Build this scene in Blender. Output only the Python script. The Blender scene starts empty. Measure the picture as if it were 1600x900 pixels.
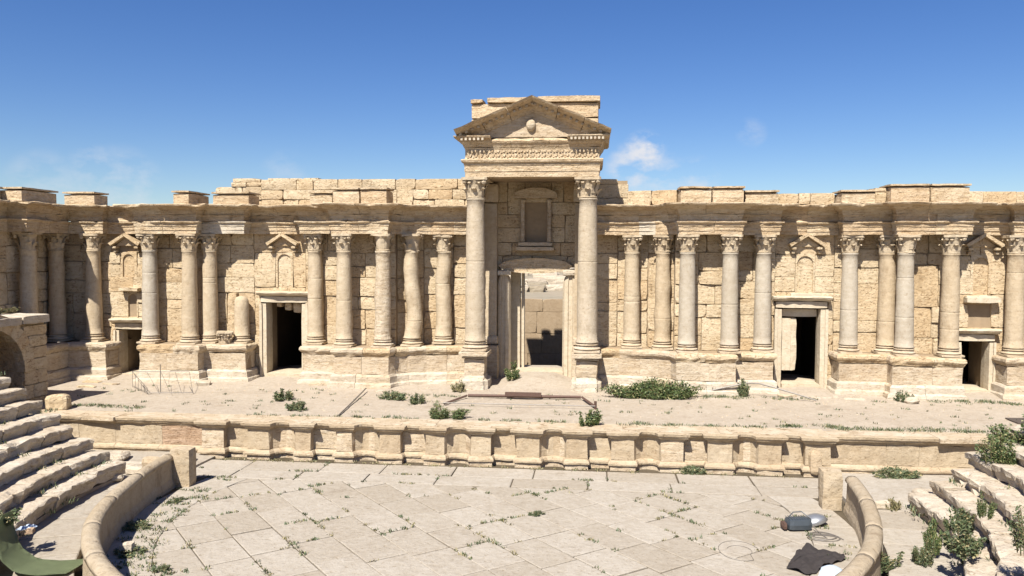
import bpy, bmesh, math, random
from mathutils import Vector, Matrix, noise
R = math.radians
scene = bpy.context.scene
COL = scene.collection
rnd = random.Random(7)

# ------------------------------------------------------------------ camera
HS = 1.45                      # stage floor above the orchestra floor
HC = 8.0                       # eye height above the orchestra floor
yaw, pit, roll = R(5.83), R(2.37), R(0.25)
fw = Vector((-math.sin(yaw)*math.cos(pit), math.cos(yaw)*math.cos(pit), -math.sin(pit)))
rt = Vector((math.cos(yaw), math.sin(yaw), 0)); up = rt.cross(fw)
rt2 = rt*math.cos(roll)+up*math.sin(roll); up2 = up*math.cos(roll)-rt*math.sin(roll)
cam = bpy.data.cameras.new('camera'); camo = bpy.data.objects.new('camera', cam); COL.objects.link(camo)
cam.sensor_fit = 'HORIZONTAL'; cam.sensor_width = 36; cam.lens = 1256/1600*36
cam.clip_start = 0.1; cam.clip_end = 20000
m = Matrix((rt2, up2, -fw)).transposed().to_4x4(); m.translation = (0, 0, HC)
camo.matrix_world = m
scene.camera = camo

# ------------------------------------------------------------------ light and sky
SUN = Vector((0.29, 1.0, -1.3)).normalized()          # the way the light travels
sl = bpy.data.lights.new('sun', 'SUN'); so = bpy.data.objects.new('sun', sl); COL.objects.link(so)
sl.energy = 5.0; sl.angle = R(0.53); sl.color = (1.0, 0.952, 0.875)
so.rotation_euler = SUN.to_track_quat('-Z', 'Y').to_euler(); so.location = (-20, -40, 70)
W = bpy.data.worlds.new('World'); scene.world = W; W.use_nodes = True
nt = W.node_tree; nt.nodes.clear()
N = nt.nodes.new; L = nt.links.new
sky = N('ShaderNodeTexSky'); sky.sky_type = 'NISHITA'; sky.sun_disc = False
sky.sun_elevation = math.asin(-SUN.z); sky.sun_rotation = math.atan2(-SUN.x, -SUN.y)
sky.altitude = 400; sky.air_density = 1.0; sky.dust_density = 0.5; sky.ozone_density = 4.0
bg = N('ShaderNodeBackground'); bg.inputs['Strength'].default_value = 0.05
wo = N('ShaderNodeOutputWorld')
tc = N('ShaderNodeTexCoord')
def math_node(tree, op, a, b=None, clamp=False):
    n = tree.nodes.new('ShaderNodeMath'); n.operation = op; n.use_clamp = clamp
    for i, v in enumerate((a, b)):
        if v is None: continue
        if isinstance(v, (int, float)): n.inputs[i].default_value = v
        else: tree.links.new(v, n.inputs[i])
    return n.outputs[0]
nz = N('ShaderNodeTexNoise'); nz.inputs['Scale'].default_value = 27; nz.inputs['Detail'].default_value = 7
nz.inputs['Roughness'].default_value = 0.6
mp = N('ShaderNodeMapping'); mp.inputs['Scale'].default_value = (1, 1, 1.7); L(tc.outputs['Generated'], mp.inputs[0])
L(mp.outputs[0], nz.inputs['Vector'])
acc = None
def wdir(az, el): return Vector((math.sin(R(az))*math.cos(R(el)), math.cos(R(az))*math.cos(R(el)), math.sin(R(el))))
for az, el, rad, den in ((3.4, 7.1, 1.8, 1.0), (2.6, 6.0, 2.2, 0.8), (4.6, 5.6, 2.0, 0.5), (6.9, 5.2, 1.9, 0.5), (-33.2, 5.4, 1.8, 0.35), (-31.8, 4.2, 3.0, 0.4), (-36, 4.2, 2.4, .3), (10.6, 8.3, 1.2, 0.25),
                         (-21.5, 5.3, 2.0, 0.2), (40, 6, 3.5, 0.5), (75, 5, 4, 0.5), (-65, 5, 4, 0.5), (-100, 7, 5, 0.5), (120, 6, 4, .5), (170, 6, 5, .4)):
    d = N('ShaderNodeVectorMath'); d.operation = 'DOT_PRODUCT'; d.inputs[1].default_value = wdir(az, el)
    L(tc.outputs['Generated'], d.inputs[0])
    mr = N('ShaderNodeMapRange'); mr.interpolation_type = 'SMOOTHSTEP'
    mr.inputs['From Min'].default_value = math.cos(R(rad)); mr.inputs['From Max'].default_value = math.cos(R(rad*0.15))
    mr.inputs['To Max'].default_value = den
    L(d.outputs['Value'], mr.inputs['Value'])
    acc = mr.outputs[0] if acc is None else math_node(nt, 'MAXIMUM', acc, mr.outputs[0])
nm = N('ShaderNodeMapRange'); nm.inputs['From Min'].default_value = 0.42; nm.inputs['From Max'].default_value = 0.66
L(nz.outputs['Fac'], nm.inputs['Value'])
cm = math_node(nt, 'MULTIPLY', acc, nm.outputs[0], True)
mx = N('ShaderNodeMix'); mx.data_type = 'RGBA'
L(cm, mx.inputs['Factor']); hs = N('ShaderNodeHueSaturation'); hs.inputs['Saturation'].default_value = 1.25; hs.inputs['Hue'].default_value = 0.514; hs.inputs['Value'].default_value = 1.25; L(sky.outputs[0], hs.inputs['Color']); L(hs.outputs[0], mx.inputs['A']); mx.inputs['B'].default_value = (8.2, 8.4, 9.0, 1)
L(mx.outputs['Result'], bg.inputs['Color']); L(bg.outputs[0], wo.inputs['Surface'])
scene.view_settings.view_transform = 'Standard'; scene.view_settings.look = 'None'
scene.view_settings.gamma = 1; scene.view_settings.use_curve_mapping = False
scene.view_settings.exposure = 0.92
scene.cycles.max_bounces = 6

# ------------------------------------------------------------------ materials
def srgb(r, g, b):
    f = lambda c: (c/255/12.92) if c <= 10 else ((c/255+0.055)/1.055)**2.4
    return (f(r), f(g), f(b), 1)
def stone_mat(name, base, alt, tint, rand=0.5, bump=0.6, blotch=0.5, strata=0.5, pits=0.5, rough=0.92, grime=0.35, scale=1.0, crack=0.0):
    m = bpy.data.materials.new(name); m.use_nodes = True
    t = m.node_tree; n = t.nodes; l = t.links
    b = n['Principled BSDF']; b.inputs['Roughness'].default_value = rough
    b.inputs['Specular IOR Level'].default_value = 0.15
    geo = n.new('ShaderNodeNewGeometry'); oi = n.new('ShaderNodeObjectInfo')
    # every stone gets its own patch of the pattern
    off = n.new('ShaderNodeVectorMath'); off.operation = 'MULTIPLY_ADD'
    cmb = n.new('ShaderNodeCombineXYZ')
    for i, k in enumerate((37.0, 91.0, 53.0)): l.new(math_node(t, 'MULTIPLY', oi.outputs['Random'], k), cmb.inputs[i])
    off.inputs[1].default_value = (scale,)*3
    l.new(geo.outputs['Position'], off.inputs[0]); l.new(cmb.outputs[0], off.inputs[2])
    P = off.outputs[0]
    def noi(sc, det=4, ro=0.55, stretch=None):
        x = n.new('ShaderNodeTexNoise'); x.inputs['Scale'].default_value = sc; x.inputs['Detail'].default_value = det
        x.inputs['Roughness'].default_value = ro
        if stretch:
            mp = n.new('ShaderNodeMapping'); mp.inputs['Scale'].default_value = stretch; l.new(P, mp.inputs[0]); l.new(mp.outputs[0], x.inputs['Vector'])
        else: l.new(P, x.inputs['Vector'])
        return x.outputs['Fac']
    def rng(v, a, b2, c, d):
        x = n.new('ShaderNodeMapRange'); l.new(v, x.inputs['Value'])
        for k, q in zip(('From Min', 'From Max', 'To Min', 'To Max'), (a, b2, c, d)): x.inputs[k].default_value = q
        return x.outputs[0]
    def mix(f, a, b2, mode='MIX'):
        x = n.new('ShaderNodeMix'); x.data_type = 'RGBA'; x.blend_type = mode
        for k, v in (('Factor', f), ('A', a), ('B', b2)):
            if isinstance(v, (int, float)): x.inputs[k].default_value = v
            elif isinstance(v, tuple): x.inputs[k].default_value = v
            else: l.new(v, x.inputs[k])
        return x.outputs['Result']
    big = noi(0.7, 5); mid = noi(4.5, 6, 0.65); fine = noi(38, 3, 0.6); st = noi(1.6, 5, 0.6, (1.0, 1.0, 6.5)); pit_ = noi(11, 3, 0.5)
    c = mix(rng(big, 0.35, 0.65, 0, 1), base, alt)
    c = mix(rng(oi.outputs['Random'], 0.35, 1.0, 0, rand), c, tint)
    c = mix(blotch, c, mix(rng(mid, 0.3, 0.75, 0, 1), (0.62, 0.56, 0.47, 1), (1.0, 1.0, 1.0, 1)), 'MULTIPLY')
    c = mix(strata, c, mix(rng(st, 0.36, 0.6, 0, 1), (0.72, 0.63, 0.5, 1), (1, 1, 1, 1)), 'MULTIPLY')
    c = mix(rng(pit_, 0.60, 0.72, 0, pits), c, (0.62, 0.53, 0.42, 1), 'MULTIPLY')
    if crack:
        ck = noi(0.9, 4, 0.6, (1.0, 1.0, 7.0)); k1 = rng(math_node(t, 'ABSOLUTE', math_node(t, 'SUBTRACT', ck, 0.5)), 0.004, 0.02, crack, 0.0)
        k2 = math_node(t, 'MULTIPLY', k1, rng(noi(1.7, 2), 0.45, 0.6, 0, 1)); c = mix(k2, c, (0.42, 0.33, 0.24, 1), 'MULTIPLY')
    gr = noi(1.3, 6, 0.7, (1, 1, 0.45))
    c = mix(rng(gr, 0.56, 0.72, 0, grime), c, (0.45, 0.38, 0.30, 1), 'MULTIPLY')
    c = mix(0.35, c, mix(rng(fine, 0.3, 0.7, 0, 1), (0.72, 0.72, 0.72, 1), (1, 1, 1, 1)), 'MULTIPLY')
    l.new(c, b.inputs['Base Color'])
    h = math_node(t, 'ADD', math_node(t, 'MULTIPLY', mid, 1.0), math_node(t, 'MULTIPLY', st, 0.8*strata+0.1))
    h = math_node(t, 'ADD', h, math_node(t, 'MULTIPLY', fine, 0.16))
    h = math_node(t, 'SUBTRACT', h, rng(pit_, 0.58, 0.72, 0, 0.4*pits))
    bp = n.new('ShaderNodeBump'); bp.inputs['Strength'].default_value = bump; bp.inputs['Distance'].default_value = 0.09
    l.new(h, bp.inputs['Height']); l.new(bp.outputs[0], b.inputs['Normal'])
    return m
def plain_mat(name, col, rough=0.6, metal=0.0, var=0.25, sc=6.0, bump=0.0):
    m = bpy.data.materials.new(name); m.use_nodes = True
    t = m.node_tree; n = t.nodes; l = t.links; b = n['Principled BSDF']
    b.inputs['Roughness'].default_value = rough; b.inputs['Metallic'].default_value = metal
    geo = n.new('ShaderNodeNewGeometry'); x = n.new('ShaderNodeTexNoise'); x.inputs['Scale'].default_value = sc; x.inputs['Detail'].default_value = 5
    l.new(geo.outputs['Position'], x.inputs['Vector'])
    mxx = n.new('ShaderNodeMix'); mxx.data_type = 'RGBA'
    mxx.inputs['A'].default_value = tuple(c*(1-var) for c in col[:3])+(1,); mxx.inputs['B'].default_value = tuple(min(1, c*(1+var)) for c in col[:3])+(1,)
    l.new(x.outputs['Fac'], mxx.inputs['Factor']); l.new(mxx.outputs['Result'], b.inputs['Base Color'])
    if bump:
        bp = n.new('ShaderNodeBump'); bp.inputs['Strength'].default_value = bump; bp.inputs['Distance'].default_value = 0.05
        l.new(x.outputs['Fac'], bp.inputs['Height']); l.new(bp.outputs[0], b.inputs['Normal'])
    return m
def leaf_mat(name, a, b_, dry):
    m = bpy.data.materials.new(name); m.use_nodes = True
    t = m.node_tree; n = t.nodes; l = t.links; b = n['Principled BSDF']; b.inputs['Roughness'].default_value = 0.6
    geo = n.new('ShaderNodeNewGeometry'); r = n.new('ShaderNodeValToRGB')
    e = r.color_ramp.elements; e[0].color = a; e[1].color = b_; e[1].position = 0.75
    k = e.new(0.90); k.color = dry
    l.new(geo.outputs['Random Per Island'], r.inputs[0]); l.new(r.outputs[0], b.inputs['Base Color'])
    return m
MW = stone_mat('wall_limestone', (0.570, 0.465, 0.315, 1), (0.630, 0.530, 0.380, 1), (0.530, 0.395, 0.240, 1), rand=0.8, bump=0.8, blotch=.55, grime=.42, strata=.25, pits=.9, crack=0.90)
ME = stone_mat('entablature_limestone', (0.572, 0.460, 0.315, 1), (0.634, 0.530, 0.385, 1), (0.530, 0.394, 0.250, 1), rand=0.6, bump=1.0, strata=0.5, grime=0.5, crack=0.80)
MP = stone_mat('podium_limestone', (0.539, 0.451, 0.335, 1), (0.588, 0.509, 0.393, 1), (0.519, 0.417, 0.296, 1), rand=0.6, bump=0.7, crack=0.80)
MWH = stone_mat('bleached_limestone', (0.541, 0.480, 0.385, 1), (0.580, 0.522, 0.427, 1), (0.513, 0.437, 0.342, 1), rand=0.5, bump=0.6, strata=0.35, grime=0.2, crack=0.60)
MG = stone_mat('grey_column_stone', (0.441, 0.388, 0.309, 1), (0.483, 0.433, 0.351, 1), (0.420, 0.355, 0.262, 1), rand=0.5, bump=0.25, strata=0.15, pits=0.5, grime=0.3)
MGP = stone_mat('porch_column_stone', (0.464, 0.394, 0.291, 1), (0.508, 0.436, 0.337, 1), (0.443, 0.362, 0.250, 1), rand=0.3, bump=0.35, strata=0.15, pits=0.6, grime=0.5, crack=.3)
MC = stone_mat('cream_column_stone', (0.495, 0.410, 0.292, 1), (0.539, 0.454, 0.334, 1), (0.462, 0.362, 0.239, 1), rand=0.5, bump=0.4, strata=0.2, grime=0.45)
MF = stone_mat('frame_limestone', (0.550, 0.475, 0.360, 1), (0.590, 0.520, 0.400, 1), (0.520, 0.430, 0.310, 1), rand=0.4, bump=0.35, strata=0.2, grime=0.3)
MS = stone_mat('seat_limestone', (0.530, 0.465, 0.375, 1), (0.580, 0.520, 0.430, 1), (0.490, 0.405, 0.300, 1), rand=0.5, bump=0.8, strata=0.3, grime=0.45, crack=0.60)
MB = stone_mat('barrier_limestone', (0.410, 0.340, 0.245, 1), (0.440, 0.370, 0.275, 1), (0.400, 0.320, 0.220, 1), rand=0.35, bump=0.7, strata=0.15, grime=0.6)
MPV = stone_mat('paving_limestone', (0.393, 0.350, 0.291, 1), (0.425, 0.385, 0.326, 1), (0.347, 0.302, 0.241, 1), rand=0.8, bump=0.5, strata=0.0, pits=0.5, grime=0.35)
MD = stone_mat('sandy_earth', (0.408, 0.348, 0.277, 1), (0.441, 0.382, 0.307, 1), (0.411, 0.352, 0.284, 1), rand=0.0, bump=0.6, strata=0.0, pits=0.5, grime=0.35)
MJD = stone_mat('joint_dirt', (0.087, 0.071, 0.047, 1), (0.128, 0.104, 0.074, 1), (0.101, 0.084, 0.057, 1), rand=0, bump=.4, strata=0)
MPU = stone_mat('stage_front_limestone', (0.460, 0.375, 0.262, 1), (0.490, 0.410, 0.300, 1), (0.440, 0.345, 0.235, 1), rand=0.6, bump=0.6, strata=0.2, grime=0.35, crack=0.50)
MTN = stone_mat('tan_wall', (.34, .26, .175, 1), (.38, .295, .2, 1), (.34, .25, .16, 1), rand=.2, bump=.3, strata=.1)
MPK = stone_mat('pinkish_rough_stone', (0.442, 0.323, 0.230, 1), (0.476, 0.357, 0.255, 1), (0.425, 0.297, 0.204, 1), rand=0.5, bump=0.9, strata=0.6, crack=0.80)
MJ = plain_mat('dark_joint_earth', (.27, .20, .125), 0.95, var=0.3, sc=3)  # dark mortar colour of the backing behind the stones
MPL = stone_mat('desert_ground', (0.352, 0.296, 0.220, 1), (0.288, 0.256, 0.192, 1), (0.320, 0.264, 0.192, 1), rand=0, bump=0.3, strata=0, grime=0.5, scale=0.12)
ML = leaf_mat('leaf_dark', (0.030, 0.055, 0.014, 1), (0.093, 0.128, 0.038, 1), (0.255, 0.230, 0.102, 1))
ML2 = leaf_mat('leaf_grey_green', (0.043, 0.064, 0.025, 1), (0.102, 0.128, 0.055, 1), (0.255, 0.212, 0.102, 1))
MLD = leaf_mat('leaf_dry', (0.145, 0.128, 0.060, 1), (0.255, 0.212, 0.102, 1), (0.085, 0.102, 0.043, 1))
MST = plain_mat('plant_stem', (0.128, 0.104, 0.048), 0.9)
MRU = plain_mat('rusty_steel', (0.104, 0.060, 0.044), 0.75, 0.2, 0.4, 14)
MME = plain_mat('weathered_steel', (0.160, 0.144, 0.128), 0.55, 0.5, 0.3, 10)
MTP = plain_mat('green_plastic_sheet', (.20, .235, .125), 0.55, var=0.22, sc=3, bump=0.25)
MBK = plain_mat('black_sheet', (0.028, 0.022, 0.020), 0.85, var=0.3, sc=5, bump=0.3)
MGR = plain_mat('dark_grey_casing', (0.056, 0.068, 0.080), 0.45, 0.1, 0.2, 8)
MAL = plain_mat('dull_aluminium', (0.360, 0.368, 0.376), 0.38, 0.7, 0.12, 8)
MBL = plain_mat('pale_blue_plastic', (0.400, 0.464, 0.544), 0.4, var=0.15, sc=8, bump=0.3)
MWR = plain_mat('grey_wire', (0.128, 0.112, 0.096), 0.6)
MDK = plain_mat('passage_shade_dark', (0.080, 0.056, 0.036), 0.95, var=.3, sc=2)  # dark colour stands in for the shade inside the door passages
MBR = plain_mat('dark_brown', (0.072, 0.056, 0.044), 0.8)

# ------------------------------------------------------------------ helpers
def link(o, parent=None):
    COL.objects.link(o)
    if parent is not None:
        o.parent = parent
        p = Vector((0, 0, 0)); q = parent
        while q is not None: p += q.location; q = q.parent
        o.location = o.location - p
    return o
def tag(o, label=None, cat=None, group=None, kind=None):
    for k, v in (('label', label), ('category', cat), ('group', group), ('kind', kind)):
        if v: o[k] = v
    return o
def thing(name, label, cat, loc=(0, 0, 0), group=None):
    o = bpy.data.objects.new(name, None); o.empty_display_size = 0.3; o.location = loc
    COL.objects.link(o); return tag(o, label, cat, group)
def obj(name, bm, mat, parent=None, smooth=False, recalc=True):
    if recalc: bmesh.ops.recalc_face_normals(bm, faces=bm.faces)
    vs = bm.verts
    if len(vs):
        c = Vector(((min(v.co.x for v in vs)+max(v.co.x for v in vs))/2, (min(v.co.y for v in vs)+max(v.co.y for v in vs))/2, min(v.co.z for v in vs)))
    else: c = Vector((0, 0, 0))
    for v in vs: v.co -= c
    me = bpy.data.meshes.new(name)
    if smooth:
        for f in bm.faces: f.smooth = True
    bm.to_mesh(me); bm.free(); me.materials.append(mat)
    o = bpy.data.objects.new(name, me); o.location = c
    return link(o, parent)
def inst(name, me, loc, scale=(1, 1, 1), rot=(0, 0, 0), parent=None, mat=None):
    o = bpy.data.objects.new(name, me); o.location = loc; o.scale = scale; o.rotation_euler = rot
    link(o, parent)
    if mat is not None: o.material_slots[0].link = 'OBJECT'; o.material_slots[0].material = mat
    return o
def nv(p, f, seed=0.0):
    q = Vector(p)*f+Vector((seed, seed*1.7, -seed))
    return Vector((noise.noise(q), noise.noise(q+Vector((31.4, 0, 7))), noise.noise(q+Vector((0, 17.7, 3)))))
def prism(bm, pts, z0, z1):
    a = [bm.verts.new((x, y, z0)) for x, y in pts]; b = [bm.verts.new((x, y, z1)) for x, y in pts]
    n = len(pts); bm.faces.new(a); bm.faces.new(b)
    for i in range(n): bm.faces.new((a[i], a[(i+1) % n], b[(i+1) % n], b[i]))
def box(bm, x0, x1, y0, y1, z0, z1): prism(bm, [(x0, y0), (x1, y0), (x1, y1), (x0, y1)], z0, z1)
def rough_box(x0, x1, y0, y1, z0, z1, amp=0.04, seg=0.35, freq=1.8, rot=0.0, taper=0.0, rnd_=0.03):
    bm = bmesh.new(); sx, sy, sz = x1-x0, y1-y0, z1-z0
    nx, ny, nz_ = [max(1, min(8, int(round(s/seg)))) for s in (sx, sy, sz)]
    c = Vector(((x0+x1)/2, (y0+y1)/2, (z0+z1)/2)); seen = {}
    def V(i, j, k):
        if (i, j, k) not in seen:
            u, v, w = 2*i/nx-1, 2*j/ny-1, 2*k/nz_-1
            ex = (abs(u) > .999)+(abs(v) > .999)+(abs(w) > .999)
            q = Vector((u*sx/2, v*sy/2, w*sz/2))
            if ex >= 2:
                sh = rnd_*(1.0 if ex == 2 else 1.5)
                if abs(u) > .999: q.x -= math.copysign(min(sh, sx*.2), u)
                if abs(v) > .999: q.y -= math.copysign(min(sh, sy*.2), v)
                if abs(w) > .999: q.z -= math.copysign(min(sh, sz*.2), w)
            if taper: q.x *= 1-taper*(w+1)/2; q.y *= 1-taper*(w+1)/2
            if rot: q = Matrix.Rotation(rot, 3, 'Z') @ q
            p = q+c
            seen[(i, j, k)] = bm.verts.new(p+nv(p, freq)*amp+nv(p, freq*3.1)*amp*0.4)
        return seen[(i, j, k)]
    for i in range(nx):
        for k in range(nz_):
            for j in (0, ny): bm.faces.new((V(i, j, k), V(i+1, j, k), V(i+1, j, k+1), V(i, j, k+1)))
    for j in range(ny):
        for k in range(nz_):
            for i in (0, nx): bm.faces.new((V(i, j, k), V(i, j+1, k), V(i, j+1, k+1), V(i, j, k+1)))
    for i in range(nx):
        for j in range(ny):
            for k in (0, nz_): bm.faces.new((V(i, j, k), V(i+1, j, k), V(i+1, j+1, k), V(i, j+1, k)))
    return bm
def lathe(bm, prof, n=20, c=(0, 0, 0), wob=0.0, freq=2.0, seed=0.0, cap=True, lean=None):
    rings = []
    for r, z in prof:
        ring = []
        for i in range(n):
            a = 2*math.pi*i/n; p = Vector((c[0]+r*math.cos(a), c[1]+r*math.sin(a), c[2]+z))
            if lean: p.x += lean(z)
            if wob:
                d = noise.noise(p*freq+Vector((seed, 0, 0)))*wob+noise.noise(p*freq*3)*wob*0.35
                p.x += math.cos(a)*d; p.y += math.sin(a)*d
            ring.append(bm.verts.new(p))
        rings.append(ring)
    for a, b in zip(rings, rings[1:]):
        for i in range(n): bm.faces.new((a[i], a[(i+1) % n], b[(i+1) % n], b[i]))
    if cap: bm.faces.new(rings[0]); bm.faces.new(rings[-1])
def tube(bm, pts, r, n=6):
    pts = [Vector(p) for p in pts]; rings = []
    for i, p in enumerate(pts):
        t = (pts[min(i+1, len(pts)-1)]-pts[max(i-1, 0)]).normalized()
        a = t.cross(Vector((0, 0, 1)))
        if a.length < .05: a = t.cross(Vector((1, 0, 0)))
        a.normalize(); b = t.cross(a)
        rings.append([bm.verts.new(p+(a*math.cos(2*math.pi*k/n)+b*math.sin(2*math.pi*k/n))*r) for k in range(n)])
    for a, b in zip(rings, rings[1:]):
        for k in range(n): bm.faces.new((a[k], a[(k+1) % n], b[(k+1) % n], b[k]))
    bm.faces.new(rings[0]); bm.faces.new(rings[-1])
BLOCKS, FLAT, MIXED = 'rough', 'flat', 'mixed'
def wall_stone(name, u0, u1, za, zb, a, d, nrm, pr, depth, r, amp, parent, mat):
    """one stone with its own worn face: corners knocked off unevenly, the face hollowed and bulged"""
    bm = bmesh.new(); nx, nz_ = (5, 4) if u1-u0 > .7 else (4, 3); w, h = u1-u0, zb-za; g = {}; o = {}
    cut = [r.uniform(0, 1)**2.5*.13 for _ in range(4)]; sd = r.uniform(0, 90); back = a+nrm*(pr-depth); tl = r.uniform(-.05, .05)*amp*8
    def P(u, w_, out): q = a+d*u+nrm*out; return Vector((q.x, q.y, w_))
    for i in range(nx):
        for k in range(nz_):
            fu, fw_ = i/(nx-1), k/(nz_-1); e = i in (0, nx-1) or k in (0, nz_-1); cr = i in (0, nx-1) and k in (0, nz_-1)
            uu = u0+.010+(w-.02)*fu; ww = za+.010+(h-.02)*fw_
            if cr:
                c = cut[(i > 0)*2+(k > 0)]; uu += c*(1 if i == 0 else -1)*.7; ww += c*(1 if k == 0 else -1)*.5
            q = Vector((a.x+d.x*uu, a.y+d.y*uu, ww))
            out = pr+noise.noise(q*1.1+Vector((sd, 0, 0)))*amp+noise.noise(q*2.7)*amp*.7+(fu-.5)*tl-(.004+r.uniform(0, .03)**1.0*r.random() if e else 0)-(.012 if cr else 0)
            g[i, k] = bm.verts.new(P(uu+r.uniform(-.015, .015)*(not e), ww, out))
    per = [(i, 0) for i in range(nx)]+[(nx-1, k) for k in range(1, nz_)]+[(i, nz_-1) for i in range(nx-2, -1, -1)]+[(0, k) for k in range(nz_-2, 0, -1)]
    for i in range(nx-1):
        for k in range(nz_-1): bm.faces.new((g[i, k], g[i+1, k], g[i+1, k+1], g[i, k+1])).smooth = True
    gr_ = {k_: bm.verts.new(g[k_].co) for k_ in per}; r1 = []; r2 = []
    for (i, k) in per:
        uu = u0+w*i/(nx-1); ww = za+h*k/(nz_-1)
        if i in (0, nx-1) and k in (0, nz_-1):
            c = cut[(i > 0)*2+(k > 0)]; uu += c*(1 if i == 0 else -1)*.5; ww += c*(1 if k == 0 else -1)*.35
        r1.append(bm.verts.new(P(uu, ww, pr-.035-r.uniform(0, .03)))); r2.append(bm.verts.new(P(uu, ww, pr-depth)))
    n = len(per)
    for q in range(n):
        p = (q+1) % n; bm.faces.new((gr_[per[q]], gr_[per[p]], r1[p], r1[q])); bm.faces.new((r1[q], r1[p], r2[p], r2[q]))
    return obj(name, bm, mat or MW, parent)
def stone_wall(parent, p0, p1, z0, z1, mat=None, openings=(), h=0.68, w=1.35, name='stone', depth=0.34, proud=0.05, gap=0.013, seed=0, meshes=None, skip=0.0, amp=None, double=.16):
    """stones of uneven size laid in courses between two points in plan; the outside is on the right hand going from p0 to p1"""
    r = random.Random(seed*101+5); amp = amp if amp is not None else (.035 if meshes is FLAT else .075)
    a, b = Vector(p0), Vector(p1); Lh = (b-a).length; d = (b-a)/Lh; nrm = Vector((d.y, -d.x))
    zs = sorted(set([z0, z1]+[z for o in openings for z in o[2:4] if z0 < z < z1])); rows = []
    for q, (za, zb) in enumerate(zip(zs, zs[1:])):
        k = max(1, int(round((zb-za)/h))); cuts = [za+(zb-za)*(i+(r.uniform(-.25, .25) if 0 < i < k else 0))/k for i in range(k+1)]
        rows += list(zip(cuts, cuts[1:]))
    def free(za, zb, extra):
        iv = [(0.0, Lh)]
        for (u0, u1, oa, ob) in list(openings)+[(x0, x1, -99, 99) for x0, x1 in extra]:
            if oa < (za+zb)/2 < ob:
                nw = []
                for (s, e) in iv:
                    if u0 > s: nw.append((s, min(e, u0)))
                    if u1 < e: nw.append((max(s, u1), e))
                iv = [q for q in nw if q[1]-q[0] > .08]
        return iv
    out = []; occ = []
    for ri, (za, zb) in enumerate(rows):
        nocc = []
        for (s, e) in free(za, zb, occ):
            k = max(1, int(round((e-s)/(w*r.uniform(.7, 1.25)))))
            cuts = [s+(e-s)*(i+(r.uniform(-.32, .32) if 0 < i < k else 0))/k for i in range(k+1)]
            for u0, u1 in zip(cuts, cuts[1:]):
                if r.random() < skip: continue
                top = zb
                if ri+1 < len(rows) and u1-u0 < w*1.1 and r.random() < double and any(f0-.01 <= u0 and u1 <= f1+.01 for f0, f1 in free(*rows[ri+1], [])):
                    top = rows[ri+1][1]; nocc.append((u0, u1))
                pr = r.uniform(-1, .7)*proud
                out.append(wall_stone(name, u0+gap/2, u1-gap/2, za+gap/2+r.uniform(-.01, .012), top-gap/2+r.uniform(-.012, .008), a, d, nrm, pr, depth, r, amp, parent, mat))
        occ = nocc
    return out
def mitres(path, closed=False):
    P = [Vector(p) for p in path]; n = len(P); out = []
    def nr(i):
        d = (P[i+1]-P[i]).normalized(); return Vector((d.y, -d.x))
    for i in range(n):
        if i == 0: out.append(nr(0))
        elif i == n-1: out.append(nr(n-2))
        else:
            a, b = nr(i-1), nr(i); k = 1+a.dot(b); out.append((a+b)/max(k, .25))
    return P, out
def mould(name, path, prof, mat, parent, length=1.8, amp=0.02, freq=1.6, sub=0.3, gap=0.008, chip=0.0, chipf=0.9, seed=0, skip=(), smooth=False, matf=None, zj=0.0):
    """a moulding (closed profile of outward distance, height) run along a plan path, cut into blocks; each block is one object"""
    P, Mi = mitres(path); r = random.Random(seed+11); res = []
    zlo = min(z for _, z in prof); zhi = max(z for _, z in prof); dmax = max(d for d, _ in prof); dmin = min(d for d, _ in prof)
    for i in range(len(P)-1):
        Ls = (P[i+1]-P[i]).length; k = max(1, int(round(Ls/length)))
        cuts = [(j+(r.uniform(-.2, .2) if 0 < j < k else 0))/k for j in range(k+1)]
        for j in range(k):
            if (i, j) in skip: continue
            t0 = cuts[j]+(gap/Ls if j > 0 else 0.0); t1 = cuts[j+1]-(gap/Ls if j < k-1 else 0.0)
            ns = max(1, int(round((t1-t0)*Ls/sub))); bm = bmesh.new(); rings = []; dz = r.uniform(-zj, zj); dd = r.uniform(-zj, zj)
            for s in range(ns+1):
                t = t0+(t1-t0)*s/ns; ring = []
                for (d, z) in prof:
                    p2 = (P[i]+Mi[i]*(d+dd))*(1-t)+(P[i+1]+Mi[i+1]*(d+dd))*t
                    p = Vector((p2.x, p2.y, z+dz))
                    if d > dmin+.01:
                        v = nv(p, freq, seed)*amp+nv(p, freq*3.3, seed)*amp*.5
                        if chip:
                            q = noise.noise(Vector((p.x*chipf, p.y*chipf, seed*3.1+z*.4)))+.5*noise.noise(Vector((p.x*chipf*3, p.y*chipf*3, seed*5.3)))
                            f = max(0.0, q-.15)*chip*(d/dmax if dmax > 0 else 1)
                            n2 = Mi[i]*(1-t)+Mi[i+1]*t
                            v -= Vector((n2.x, n2.y, 0))*f; v.z -= f*.15*(1 if z > (zlo+zhi)/2 else -1)
                        p += v
                    ring.append(bm.verts.new(p))
                rings.append(ring)
            n = len(prof)
            for a, b in zip(rings, rings[1:]):
                for q in range(n): bm.faces.new((a[q], a[(q+1) % n], b[(q+1) % n], b[q]))
            bm.faces.new(rings[0]); bm.faces.new(list(reversed(rings[-1])))
            o = obj(name, bm, matf(r, i, j) if matf else mat, parent, smooth=False); res.append(o)
    return res
CX = -3.03
def side(pts, s):
    """offsets from the porch axis to plan points, mirrored for the left side and kept running left to right"""
    q = [(CX+s*o, y) for o, y in pts]
    return q if s > 0 else list(reversed(q))

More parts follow.
